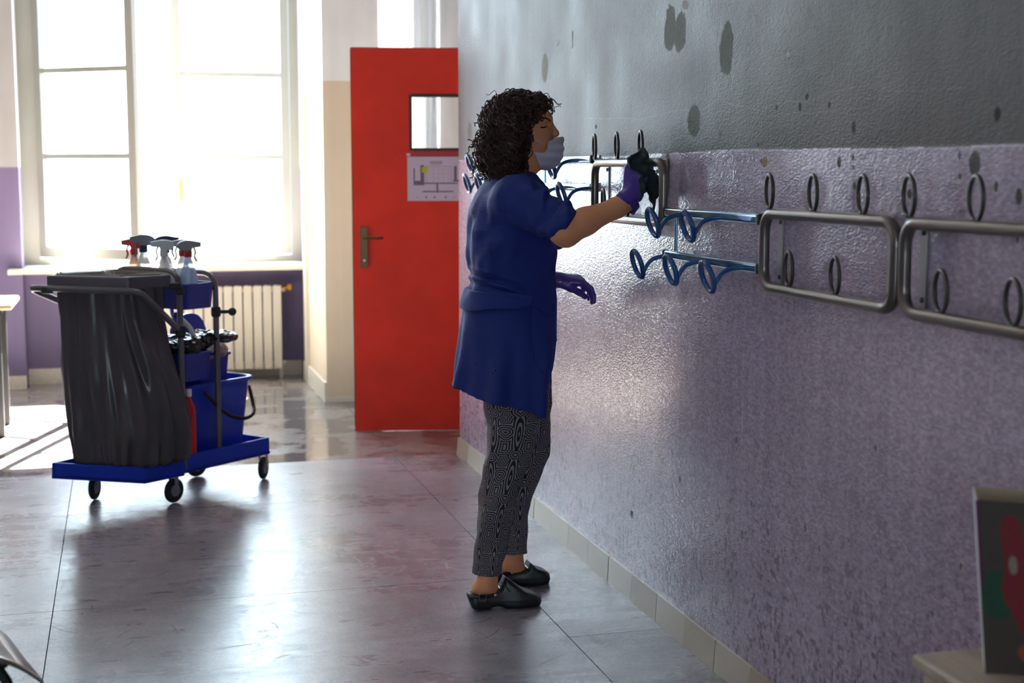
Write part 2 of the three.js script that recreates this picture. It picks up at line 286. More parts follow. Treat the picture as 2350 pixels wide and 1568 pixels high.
/* ---------- the room ---------- */
{
  const fl = new THREE.Group(); fl.name = 'floor'; scene.add(fl); struct(fl, 'grey speckled slab floor, scuffed and shiny');
  mesh('floor_bed', box(-4.2, 2.6, -0.25, -0.006, -10.1, 3.2), M.joint, fl);
  const bands = [[-4.2, -3.281], [-3.28, -1.766], [-1.765, -0.2515], [-0.2485, 1.2635], [1.2665, 2.6]];
  bands.forEach(([x0, x1], b) => {
    const cut = [-10.1, -6.85], s = b === 4 ? -4.0 : -4.675 + (b === 3 ? 0 : (b - 2) * 0.61);
    let z = s; while (z - 1.33 > -6.6) z -= 1.33; for (; z < 3; z += 1.33) cut.push(z); cut.push(3.2);
    for (let i = 0; i + 1 < cut.length; i++) mesh('slab', box(x0, x1, -0.03, 0, cut[i] + 0.0012, cut[i + 1] - 0.0012), i === 0 ? M.floorWet : M.floor, fl);
  });
  struct(mesh('ceiling', box(-4.5, 2.6, CEIL, CEIL + 0.2, -10.1, 3.2), M.ceiling), 'white painted ceiling');
  struct(mesh('wall_right', box(WALLX, 2.1, 0, CEIL, WALLEND, 3.2), M.wallRight), 'long wall, matt grey above and glossy lavender below, stained and pitted');
  struct(mesh('wall_recess', box(2.1, 2.6, 0, CEIL, -10.1, 3.2), M.recess), 'greyish side wall of the recess behind the red door');
  struct(mesh('wall_left', box(-4.5, -4.2, 0, CEIL, -10.1, 3.2), M.plain), 'lavender and white wall');
  struct(mesh('wall_back', [box(-4.5, -1.6, 0, CEIL, 3.2, 3.5), box(-0.4, 2.6, 0, CEIL, 3.2, 3.5), box(-1.6, -0.4, 0, 1, 3.2, 3.5), box(-1.6, -0.4, 2.6, CEIL, 3.2, 3.5)], M.plain), 'lavender and white wall');
  struct(mesh('window_3', [box(-1.6, -1.54, 1, 2.6, 3.32, 3.38), box(-0.46, -0.4, 1, 2.6, 3.32, 3.38), box(-1.54, -0.46, 1, 1.06, 3.32, 3.38), box(-1.54, -0.46, 2.54, 2.6, 3.32, 3.38), box(-1.02, -0.98, 1.06, 2.54, 3.32, 3.38)], M.whitePaint), 'white window added out of view in the wall behind the viewer, for fill light', 'window');  // added, never in view: lets in fill light for camera-facing surfaces
  const O = -10.1;
  struct(mesh('wall_far', [box(-4.5, -1.4, 0, CEIL, O, FARZ), box(-0.95, -0.62, 0, CEIL, O, FARZ), box(-1.4, -0.95, 0, 0.76, O, FARZ), box(-1.4, -0.95, 3.7, CEIL, O, FARZ), box(-0.62, 1.19, 0, 0.745, O, -9.86), box(-0.62, 1.19, 3.7, CEIL, O, FARZ), box(1.19, 1.55, 0, CEIL, O, FARZ), box(1.55, 2.08, 0, 0.25, O, FARZ), box(1.55, 2.08, 3.2, CEIL, O, FARZ), box(2.08, 2.1, 0, CEIL, O, FARZ)], M.wallFar), 'window wall, lavender below and white above');
  struct(mesh('wall_pier', box(1.172, 1.51, 0, CEIL, FARZ, -8.6), M.pier), 'projecting pier, beige below and white above, beside the window');
  struct(mesh('trim_1', box(1.15, 1.172, 0.02, 1.88, -9.5, -9.4), M.cream), 'cream vertical trim strip beside the window');
  // skirting of single tiles along the right wall
  const bb = new THREE.Group(); bb.name = 'baseboard_right'; scene.add(bb); struct(bb, 'low skirting of cream tiles along the long wall');
  const tile = new THREE.BoxGeometry(0.016, 0.088, 0.226), pb = tile.attributes.position;
  for (let i = 0; i < pb.count; i++) if (pb.getY(i) > 0 && pb.getX(i) < 0) pb.setX(i, pb.getX(i) + 0.006);
  tile.computeVertexNormals();
  const skv = [M.skirt, M.skirt.clone(), M.skirt.clone()]; skv[1].color.set(0xf2efe6); skv[2].color.set(0xe6e2da);
  const r = rng(5); for (let z = WALLEND + 0.115, i = 0; z < -0.4; z += 0.229, i++) { const o = mesh('tile', tile, skv[Math.floor(r() * 3)], bb); o.position.set(WALLX - 0.008 - r() * 0.0015, 0.044, z); }
  mesh('skirting_run', box(WALLX - 0.014, WALLX, 0, 0.088, -0.35, 3.2), M.skirt, bb);
  struct(mesh('baseboard_far', [box(-4.2, -0.62, 0, 0.085, FARZ, FARZ + 0.014), box(-0.62, 1.172, 0, 0.10, -9.86, -9.846)], M.skirt), 'cream skirting under the window');
  struct(mesh('baseboard_pier', [box(1.158, 1.172, 0, 0.12, -9.66, -8.6), box(1.158, 1.51, 0, 0.03, -8.6, -8.59)], M.cream), 'cream skirting round the pier');
  struct(mesh('baseboard_recess', [box(2.088, 2.1, 0, 0.085, -9.64, -6.83)], M.skirt), 'cream skirting of the recess');
}

/* ---------- window, sill, radiator, curtain ---------- */
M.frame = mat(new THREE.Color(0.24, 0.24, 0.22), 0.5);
M.glass = mat(0xffffff, 0, { transmission: 1, thickness: 0, ior: 1.45 });
{
  const w = thing('window_1', 'tall white casement window, one sash swung open', 'window'); w.userData.kind = 'structure';
  const zf = -9.97, x0 = -0.62, x1 = 1.19, y0 = 0.775, y1 = 3.7;
  mesh('window_frame', [box(x0, x0 + 0.1, y0, y1, zf - 0.05, zf + 0.05), box(x1 - 0.06, x1, y0, y1, zf - 0.05, zf + 0.05), box(x0 + 0.1, x1 - 0.06, y1 - 0.08, y1, zf - 0.05, zf + 0.05), box(x0 + 0.1, x1 - 0.06, y0, y0 + 0.05, zf - 0.05, zf + 0.05)], M.frame, w);
  const ym = [1.49, 2.04, 2.6, 3.1];
  const sash = (width, hingeX, sign, turn, parts) => { // hinge at local origin, leaf runs along sign * x
    const g = new THREE.Group(); g.name = 'sash'; g.position.set(hingeX, 0, zf + 0.03); g.rotation.y = turn; w.add(g);
    const X = (a, b) => sign > 0 ? [a, b] : [-b, -a], ya = y0 + 0.055, yb = y1 - 0.085, B = (a, b, c, d, e = 0.022) => box(...X(a, b), c, d, -e, e);
    mesh('sash_frame', [B(0, 0.055, ya, yb), B(width - 0.06, width, ya, yb), B(0.055, width - 0.06, ya, ya + 0.07), B(0.055, width - 0.06, yb - 0.06, yb), ...ym.map((y) => B(0.055, width - 0.06, y - 0.017, y + 0.017, 0.014))], M.frame, g);
    const e = [ya + 0.07, ...ym, yb - 0.06]; for (let i = 0; i + 1 < e.length; i++) mesh('pane', box(...X(0.05, width - 0.055), e[i] + 0.01, e[i + 1] - 0.01, -0.001, 0.001), M.glass, g);
    return g;
  };
  sash(0.79, x0 + 0.11, 1, -0.66);
  const rs = sash(0.77, x1 - 0.065, -1, 0);
  const h = mesh('window_handle', [rbox(0.024, 0.15, 0.03, 0.011).translate(-0.735, 1.27, 0.05), rbox(0.02, 0.03, 0.05, 0.005).translate(-0.735, 1.29, 0.03)], mat(0xa5642a, 0.4), rs); h.userData.label = 'orange-brown wooden handle';
  struct(mesh('window_sill', [rbox(1.95, 0.032, 0.36, 0.006).translate(0.27, 0.76, -9.72)], M.cream), 'cream stone sill under the window', 'sill');
  const rad = thing('radiator', 'cream ribbed radiator in the niche below the window', 'radiator', [0.12, 0, -9.74]);
  M.rad = mat(new THREE.Color(0.62, 0.59, 0.50), 0.35);
  const rib = join([rbox(0.058, 0.565, 0.012, 0.006).translate(0, 0.35, 0.045), rbox(0.03, 0.56, 0.09, 0.012).translate(0, 0.35, 0)]);
  for (let i = 0; i < 14; i++) { const o = mesh('rib', rib, M.rad, rad); o.position.x = 0.03 + i * 0.065; }
  mesh('pipe', [rod(V(0.0, 0.6, 0), V(0.93, 0.6, 0), 0.016), rod(V(0.0, 0.1, 0), V(0.93, 0.1, 0), 0.016), rod(V(0.03, 0, 0), V(0.03, 0.1, 0), 0.012), rod(V(0.9, 0, 0), V(0.9, 0.1, 0), 0.012)], M.rad, rad);
  mesh('valve', [rod(V(0.91, 0.61, 0), V(0.965, 0.61, 0), 0.014), rbox(0.03, 0.045, 0.04, 0.008).translate(0.965, 0.615, 0)], mat(0xb0802c, 0.35, { metalness: 0.6 }), rad).userData.label = 'brass valve';
  const w4 = thing('window_4', 'narrow white window in the far wall, beyond the left edge', 'window'); w4.userData.kind = 'structure';
  mesh('window_frame', [box(-1.4, -1.34, y0, y1, zf - 0.05, zf + 0.05), box(-1.01, -0.95, y0, y1, zf - 0.05, zf + 0.05), box(-1.34, -1.01, y1 - 0.08, y1, zf - 0.05, zf + 0.05), box(-1.34, -1.01, y0, y0 + 0.06, zf - 0.05, zf + 0.05), ...ym.map((y) => box(-1.34, -1.01, y - 0.014, y + 0.014, zf - 0.02, zf + 0.02))], M.frame, w4);
  mesh('pane', box(-1.345, -1.005, y0 + 0.05, y1 - 0.07, zf - 0.001, zf + 0.001), M.glass, w4);
  // curtained window in the recess
  const w2 = thing('window_2', 'narrow window behind the white curtain in the recess', 'window'); w2.userData.kind = 'structure';
  mesh('window_frame', [box(1.55, 1.59, 0.25, 3.2, -9.95, -9.87), box(2.04, 2.08, 0.25, 3.2, -9.95, -9.87), box(1.59, 2.04, 0.25, 0.31, -9.95, -9.87), box(1.59, 2.04, 3.14, 3.2, -9.95, -9.87), box(1.59, 2.04, 1.7, 1.74, -9.95, -9.87)], M.whitePaint, w2);
  mesh('pane', box(1.585, 2.045, 0.3, 1.71, -9.912, -9.908), M.glass, w2); mesh('pane', box(1.585, 2.045, 1.73, 3.15, -9.912, -9.908), M.glass, w2);
  const N = 90, pos = [], uv = [], idx = [];
  for (let i = 0; i <= N; i++) { const t = i / N, x = mix(1.53, 2.08, t), z = -9.62 + 0.022 * Math.sin(t * 44) + 0.006 * Math.sin(t * 97); for (const y of [0.06, 3.3]) { pos.push(x, y, z); uv.push(t, y); } if (i < N) { const a = i * 2; idx.push(a, a + 2, a + 1, a + 1, a + 2, a + 3); } }
  const cg = new THREE.BufferGeometry(); cg.setAttribute('position', new THREE.Float32BufferAttribute(pos, 3)); cg.setAttribute('uv', new THREE.Float32BufferAttribute(uv, 2)); cg.setIndex(idx); cg.computeVertexNormals();
  const cu = thing('curtain', 'white sheer curtain glowing with daylight behind the red door', 'curtain');
  mesh('fabric', cg, mat(new THREE.Color(0.8, 0.8, 0.8), 0.95, { transmission: 0.03, thickness: 0, side: THREE.DoubleSide }), cu);
  mesh('curtain_rod', rod(V(1.52, 3.31, -9.62), V(2.095, 3.31, -9.62), 0.012), M.whitePaint, cu);
}

/* ---------- red door ---------- */
{
  const a = V(1.187, 0, -7.585), b = V(1.753, 0, -7.473), turn = -Math.atan2(b.z - a.z, b.x - a.x);
  const d = thing('door_1', 'red door leaf standing open, with a small window and a posted floor plan', 'door', [a.x, 0, a.z], turn); d.userData.kind = 'structure';
  const W = 0.868, H = 2.035, t = 0.02, wx0 = 0.305, wx1 = 0.593, wy0 = 1.505, wy1 = 1.795;
  M.red = mat(0xffffff, 0.62, { map: tex(256, 256, (u, v) => { const k = 0.93 + 0.14 * fbm(u * 6, v * 12, 6, 12, 301, 4); return [236 * k, 48 * k, 24 * k]; }, { color: true, rep: [1, 0.5] }) });
  M.darkWood = mat(0x3a2416, 0.5);
  mesh('door_panel', [box(0, wx0, 0.005, H, -t, t), box(wx1, W, 0.005, H, -t, t), box(wx0, wx1, 0.005, wy0, -t, t), box(wx0, wx1, wy1, H, -t, t)], M.red, d);
  mesh('edge_strip', [box(-0.004, 0, 0.005, H, -t, t), box(0, W, H, H + 0.003, -t, t)], M.darkWood, d).userData.label = 'dark wooden edge';
  mesh('back_bounce_sheet', [box(0.004, wx0, 0.008, H - 0.004, -t - 0.003, -t), box(wx1, W, 0.008, H - 0.004, -t - 0.003, -t), box(wx0, wx1, 0.008, wy0, -t - 0.003, -t), box(wx0, wx1, wy1, H - 0.004, -t - 0.003, -t)], mat(0xcfc9c0, 0.5), d).userData.label = 'pale sheet added on the unseen far side to bounce neutral light';  // added pale backing: bounces neutral light onto the pier instead of red
  const F = 0.012; mesh('window_bead', [box(wx0 - 0.004, wx0 + F, wy0, wy1, -t - 0.004, t + 0.004), box(wx1 - F, wx1 + 0.004, wy0, wy1, -t - 0.004, t + 0.004), box(wx0 + F, wx1 - F, wy0 - 0.004, wy0 + F, -t - 0.004, t + 0.004), box(wx0 + F, wx1 - F, wy1 - F, wy1 + 0.004, -t - 0.004, t + 0.004)], M.darkWood, d).userData.label = 'dark brown bead round the pane';
  mesh('pane', box(wx0 + F, wx1 - F, wy0 + F, wy1 - F, -0.002, 0.002), M.glass, d);
  const brass = mat(0x6b5436, 0.35, { metalness: 0.85 });
  const hp = mesh('door_handle', [rbox(0.042, 0.215, 0.008, 0.004).translate(0.058, 0.995, t + 0.004), rod(V(0.055, 1.045, t), V(0.055, 1.045, t + 0.05), 0.009), tube(smooth([V(0.055, 1.045, t + 0.05), V(0.09, 1.048, t + 0.054), V(0.13, 1.046, t + 0.052), V(0.158, 1.047, t + 0.046)]), 0.0085)], brass, d); hp.userData.label = 'brass lever handle on a long plate';
  mesh('keyhole', rod(V(0.058, 0.925, t + 0.006), V(0.058, 0.925, t + 0.0095), 0.007), mat(0xd8d2c0, 0.4), hp);
  mesh('hinge', [rod(V(W + 0.004, 0.3, 0), V(W + 0.004, 0.4, 0), 0.009), rod(V(W + 0.004, 1.7, 0), V(W + 0.004, 1.8, 0), 0.009)], brass, d);
  // floor plan print
  const pt = tex(256, 192, (u, v) => {
    const X = u * 256, Y = (1 - v) * 192, R = (a, b, c, e) => X > a && X < c && Y > b && Y < e; let c = [214, 196, 212]; const ln = [116, 100, 122];
    if (R(96, 18, 152, 26) || R(100, 26, 148, 34)) c = [176, 160, 178];
    if (R(78, 40, 190, 44) || R(78, 40, 82, 118) || R(186, 40, 190, 118)) c = [184, 168, 188];
    if (R(56, 36, 72, 118) || R(200, 40, 212, 108) || R(26, 50, 32, 112) || R(26, 104, 72, 124) || R(50, 112, 214, 118) || R(196, 100, 236, 108) || R(232, 60, 236, 104)) c = ln;
    if (R(124, 118, 132, 156) || R(64, 148, 196, 154)) c = ln;
    if (R(92, 52, 180, 108) && (Math.floor(X) % 22 < 2 || Math.floor(Y) % 18 < 2)) c = [188, 172, 190];
    if (R(62, 44, 88, 68)) c = [206, 198, 40];
    for (const [a, q] of [[38, [190, 180, 120]], [76, ln], [112, ln], [160, ln], [196, [190, 170, 190]]]) if (R(a, 172, a + 8, 180)) c = q;
    return c;
  }, { color: true, wrap: false });
  M.sheet = mat(0xffffff, 0.6); M.print = mat(0xffffff, 0.55, { map: pt });
  const pa = thing('floor_plan', 'printed evacuation floor plan sheet with a yellow square, taped on the red door', 'poster', [a.x, 0, a.z], turn);
  const sheet = new THREE.BoxGeometry(0.315, 0.232, 0.001); mesh('sheet', sheet, M.print, pa).position.set(0.447, 1.355, t + 0.0014);
  mesh('header_strip', new THREE.BoxGeometry(0.315, 0.022, 0.001), mat(0xa8404c, 0.5), pa).position.set(0.447, 1.482, t + 0.0014);
  mesh('tape', new THREE.BoxGeometry(0.02, 0.014, 0.001), mat(0xdcc8c8, 0.5), pa).position.set(0.296, 1.482, t + 0.0022);
}

/* ---------- coat racks on the right wall ---------- */
M.steel = mat(0x6d655f, 0.28, { metalness: 0.75 });
M.hookSteel = mat(0x4a4440, 0.33, { metalness: 0.55 });
M.strip = mat(0x9a9896, 0.4, { metalness: 0.6 });
M.screw = mat(0x55534f, 0.35, { metalness: 0.8 });
M.blue = mat(0x0f4a86, 0.22, { clearcoat: 0.6, clearcoatRoughness: 0.1 });
M.chrome = mat(0x8fb0c4, 0.14, { metalness: 0.9 });
M.black = mat(0x121214, 0.5);
function ringHook(z, y, h = 0.088, w = 0.064) { // upright wire loop on a rail, its foot lying along the rail
  const pts = [V(-0.004, -0.002, 0.055), V(-0.004, -0.002, 0.02)], n = 22;
  for (let i = 0; i <= n; i++) { const a = -Math.PI / 2 + 0.16 + (i / n) * (Math.PI * 2 - 0.32); pts.push(V(-0.004 - 0.006 * Math.sin(i / n * 6), h / 2 + Math.sin(a) * (h / 2 - 0.003), Math.cos(a) * w / 2)); }
  return tube(smooth(pts, 60), 0.0048, { sides: 8, seg: 60 }).translate(0, y, z);
}
const RX = WALLX - 0.05;
function steelRack(zFar, zNear, yTop, yLow, up, low, label) {
  const g = thing('coat_rack', label, 'coat rack', [RX, 0, 0]);
  const r = 0.0135, c = rounded([V(0, yTop, zFar + r), V(0, yTop, zNear - r), V(0, yLow, zNear - r), V(0, yLow, zFar + r)], 0.05, true);
  mesh('frame', tube(c, r, { closed: true, sides: 14, seg: 160 }), M.steel, g);
  for (const z of up) mesh('hook', ringHook(z, yTop + r * 0.7), M.hookSteel, g);
  for (const z of low) mesh('hook', ringHook(z, yLow + r * 0.7), M.hookSteel, g);
  for (const z of [zFar + 0.008, zNear - 0.118]) {
    const s = mesh('mounting_strip', rbox(0.004, yTop - yLow + 0.02, 0.026, 0.001).translate(0.0475, (yTop + yLow) / 2, z), M.strip, g);
    for (const y of [yTop, yLow]) mesh('spacer', rod(V(0.046, y, z), V(0.005, y, z), 0.007, 8), M.strip, s);
    for (const y of [yTop - 0.022, yLow + 0.022]) mesh('screw', [rod(V(0.0455, y, z), V(0.0435, y, z), 0.006, 10)], M.screw, s);
  }
  return g;
}
function blueHook(z, y) { // thick ring standing off the wall on a curved arm
  const ring = [], n = 28; for (let i = 0; i < n; i++) { const a = i / n * Math.PI * 2; ring.push(V(-0.105 - 0.012 * Math.sin(a), -0.024 + 0.038 * Math.sin(a), 0.034 * Math.cos(a))); } ring.push(ring[0].clone());
  const arm = smooth([V(-0.092, -0.055, 0.006), V(-0.082, -0.035, 0.004), V(-0.065, -0.014, 0.002), V(-0.035, -0.004, 0), V(-0.004, -0.002, 0)], 20);
  return join([tube(ring, 0.0072, { closed: true, sides: 10, seg: 56 }), tube(arm, 0.0062, { sides: 9, seg: 22 })]).translate(0, y, z);
}
function blueRack(zFar, zNear, yTop, yLow, up, low, label) {
  const g = thing('coat_rack', label, 'coat rack', [RX, 0, 0]);
  const rail = (y) => { const gg = new RoundedBoxGeometry(0.018, 0.026, zNear - zFar - 0.02, 3, 0.008); return gg.translate(0, y, (zNear + zFar) / 2); };
  for (const y of [yTop, yLow]) {
    const o = mesh('rail', rail(y), M.chrome, g);
    for (const z of [zFar + 0.005, zNear - 0.005]) mesh('end_cap', rbox(0.02, 0.028, 0.014, 0.004).translate(0, y, z), M.black, o);
    for (const z of [zFar + 0.09, zNear - 0.09]) mesh('bracket', [rod(V(0.05, y, z), V(0.005, y, z), 0.006, 8), rbox(0.004, 0.03, 0.03, 0.001).translate(0.048, y, z)], M.strip, o);
  }
  mesh('link_bar', rbox(0.008, yTop - yLow, 0.012, 0.003).translate(0.006, (yTop + yLow) / 2, zFar + 0.07), M.chrome, g);
  for (const z of up) mesh('hook', blueHook(z, yTop), M.blue, g).userData.label = 'blue coated ring on a curved arm';
  for (const z of low) mesh('hook', blueHook(z, yLow), M.blue, g).userData.label = 'blue coated ring on a curved arm';
  return g;
}
steelRack(-3.28, -2.625, 1.295, 1.113, [-3.235, -3.005, -2.775], [-3.12, -2.89], 'grey steel loop-hook rack mounted between the blue-ringed rack and another grey rack');
steelRack(-2.617, -1.96, 1.295, 1.113, [-2.588, -2.352, -2.12], [-2.46, -2.225], 'grey steel loop-hook rack at the open end of the row, away from the woman');
steelRack(-4.605, -3.945, 1.424, 1.245, [-4.585, -4.362, -4.143], [-4.49, -4.262], 'grey steel loop-hook rack that the woman is wiping with a cloth');
blueRack(-3.94, -3.284, 1.279, 1.156, [-3.765, -3.51], [-3.885, -3.625, -3.372], 'blue-ringed coat rack hanging beside the rack being wiped');
blueRack(-5.27, -4.61, 1.437, 1.342, [-4.755], [-4.9, -4.628], 'blue-ringed coat rack in front of the woman\'s face and shoulder');
blueRack(-6.3, -5.64, 1.452, 1.368, [-5.945], [-5.995, -5.79], 'blue-ringed coat rack nearest the red door, behind the woman');

/* ---------- cleaning cart ---------- */
M.cartBlue = mat(0x0630a6, 0.5, { specularIntensity: 0.6 });
M.bucketBlue = mat(0x0a2ea6, 0.32);
M.trayBlue = mat(0x24318a, 0.4);
M.tubeGrey = mat(0x5d5a60, 0.35, { metalness: 0.35 });
M.rimGrey = mat(0x545056, 0.4);
M.rubber = mat(0x17171a, 0.6);
M.hub = mat(0x8a8790, 0.4);
const CF = new THREE.Vector2(0.06, -5.934), CL = new THREE.Vector2(0.766, -0.643), CW = new THREE.Vector2(-0.643, -0.766), CG = new THREE.Vector2(-0.876, -0.483);
const CP = (l, w, y = 0) => V(CF.x + CL.x * l + CW.x * w, y, CF.y + CL.y * l + CW.y * w);
const cartTurn = Math.atan2(-CL.y, CL.x);
const place = (o, l, w, y = 0, t = 0) => { const p = CP(l, w, y); o.position.copy(p); o.rotation.y = cartTurn + t; return o; };
{
  const cart = thing('cleaning_cart', 'blue and grey cleaning trolley with a black bin bag standing on the wet floor', 'cart');
  // bag platform (skewed towards the handle) and main tray: floors with raised rims
  const FL = V(-0.312, 0, -6.139), F = V(0.06, 0, -5.934), J = CP(0.2, -0.015), JL = CP(0.2, 0.43), BR = CP(0.715, -0.005), BL = CP(0.715, 0.43);
  const deck = (name, pts, y0, y1) => {
    const o = mesh(name, prism(pts.map((p) => [p.x, p.z]), y0, y0 + 0.018, 0.004), M.cartBlue, cart), n = pts.length;
    for (let i = 0; i < n; i++) { const a = pts[i], b = pts[(i + 1) % n], d = b.clone().sub(a), L = d.length(), m = a.clone().add(b).multiplyScalar(0.5), ctr = pts.reduce((s, p) => s.add(p), V(0, 0, 0)).divideScalar(n), nrm = V(d.z, 0, -d.x).normalize(); if (nrm.dot(ctr.clone().sub(m)) < 0) nrm.negate();
      const w = rbox(L, y1 - y0, 0.014, 0.005); w.rotateY(-Math.atan2(d.z, d.x)); w.translate(m.x + nrm.x * 0.007, (y0 + y1) / 2, m.z + nrm.z * 0.007); mesh('rim', w, M.cartBlue, o); }
    return o;
  };
  deck('bag_platform', [F, FL, JL, J], 0.128, 0.196); deck('base_tray', [CP(0.203, -0.012), CP(0.203, 0.43), BL, BR], 0.136, 0.212);
  // casters
  const wheel = join([new THREE.TorusGeometry(0.042, 0.011, 10, 28), new THREE.CylinderGeometry(0.042, 0.042, 0.016, 24).rotateX(Math.PI / 2)]);
  const hubG = new THREE.CylinderGeometry(0.026, 0.026, 0.024, 20).rotateX(Math.PI / 2);
  const fork = join([rbox(0.022, 0.075, 0.004, 0.001).translate(0, 0.085, 0.017), rbox(0.022, 0.075, 0.004, 0.001).translate(0, 0.085, -0.017), rbox(0.026, 0.006, 0.038, 0.002).translate(0.002, 0.121, 0), rbox(0.06, 0.006, 0.06, 0.002).translate(0.005, 0.126, 0), rod(V(0, 0.053, -0.02), V(0, 0.053, 0.02), 0.005, 8)]);
  for (const [u, v, t] of [[400, 1157, 0.75], [605, 1103, 1.15], [218, 1150, 1.2], [0, 0, 0.5]]) {
    const p = u ? atY(u, v - 3, 0) : CP(0.63, 0.38), c = new THREE.Group(); c.name = 'caster'; c.position.set(p.x, 0, p.z); c.rotation.y = t; cart.add(c);
    const wh = mesh('wheel', wheel, M.rubber, c); wh.position.y = 0.0535; mesh('hub', hubG, M.hub, c).position.y = 0.0535; mesh('fork', fork, M.hub, c);
  }
  // tube frame: two hoops across the cart, and the push handle
  const hoop = (l, w0, w1, top) => tube(rounded([CP(l, w0, 0.15), CP(l, w0, top), CP(l, w1, top), CP(l, w1, 0.15)], 0.075), 0.0125, { sides: 12, seg: 60 });
  mesh('hoop', hoop(0.213, 0.0, 0.4, 0.985), M.tubeGrey, cart);
  mesh('hoop', hoop(0.425, 0.012, 0.4, 0.965), M.tubeGrey, cart);
  mesh('collar', rbox(0.042, 0.05, 0.042, 0.012).translate(...CP(0.213, 0, 0.735).toArray()), M.rubber, cart); mesh('collar', rbox(0.04, 0.035, 0.04, 0.01).translate(...CP(0.213, 0, 0.905).toArray()), M.rubber, cart);
  const kn = mesh('collar', rbox(0.04, 0.045, 0.04, 0.01).translate(...CP(0.425, 0.012, 0.80).toArray()), M.rubber, cart);
  mesh('knob', [rod(CP(0.425, -0.0, 0.80), CP(0.46, -0.035, 0.80), 0.008), new THREE.SphereGeometry(0.018, 14, 10).translate(...CP(0.468, -0.042, 0.80).toArray())], M.rubber, kn);
  const h0 = CP(0.213, 0, 0.735), h1 = V(0.062, 0.916, -5.93), g5 = h1.clone().add(V(CG.x * 0.5, 0.006, CG.y * 0.5)), h3 = CP(0.213, 0.4, 0.735);
  mesh('push_handle', tube(rounded([h0, h1, g5, h3], 0.035), 0.0135, { sides: 12, seg: 60 }), M.tubeGrey, cart).userData.label = 'grey bent push handle';
  // bag holder rim
  const q = (p, y) => V(p.x, y, p.z), ri = [V(0.02, 0, -5.965), V(-0.29, 0, -6.15), CP(0.17, 0.39), CP(0.17, 0.02)], rimN = 4, rimO = [];
  const rim = new THREE.Group(); rim.name = 'bag_holder'; cart.add(rim);
  for (let i = 0; i < rimN; i++) { const a = ri[i], b = ri[(i + 1) % rimN], d = b.clone().sub(a), m = a.clone().add(b).multiplyScalar(0.5), w = rbox(d.length() + 0.02, 0.052, 0.024, 0.009); w.rotateY(-Math.atan2(d.z, d.x)); rimO.push(w.translate(m.x, 0.948, m.z)); }
  mesh('holder_rim', rimO, M.rimGrey, rim);
  mesh('clip', rbox(0.05, 0.03, 0.03, 0.008).translate(...CP(0.19, 0.0, 0.925).toArray()), M.rubber, rim); mesh('clip', rbox(0.05, 0.03, 0.03, 0.008).translate(-0.30, 0.915, -6.13), M.rubber, rim);
  // trays
  const tray = (l0, l1, w0, w1, y0, y1, m) => { const s = 0.012, R = (e, y) => rounded([CP(l0 + e, w0 + e, y), CP(l1 - e, w0 + e, y), CP(l1 - e, w1 - e, y), CP(l0 + e, w1 - e, y)], 0.03, true, 5).slice(0, -1); return loft([R(s, y0), R(s * 0.6, y0), R(0, y1 - 0.014), R(-0.006, y1 - 0.012), R(-0.006, y1), R(0.004, y1), R(s + 0.003, y0 + 0.006)].map((r) => r.reverse()), { cap0: true, cap1: true }); };
  mesh('top_tray', tray(0.232, 0.41, -0.005, 0.41, 0.822, 0.93), M.trayBlue, cart).userData.label = 'blue top tray';
  mesh('middle_tray', tray(0.232, 0.41, 0.02, 0.38, 0.515, 0.635), M.trayBlue, cart).userData.label = 'blue middle tray';
  mesh('tray_bracket', [rod(CP(0.213, 0.0, 0.9), CP(0.25, 0.0, 0.9), 0.006), rod(CP(0.425, 0.012, 0.9), CP(0.39, 0.012, 0.9), 0.006), rod(CP(0.213, 0.0, 0.62), CP(0.25, 0.03, 0.62), 0.006), rod(CP(0.425, 0.012, 0.62), CP(0.39, 0.03, 0.62), 0.006), rod(CP(0.213, 0.4, 0.9), CP(0.25, 0.39, 0.9), 0.006), rod(CP(0.425, 0.4, 0.62), CP(0.39, 0.37, 0.62), 0.006)], M.rubber, cart);
}
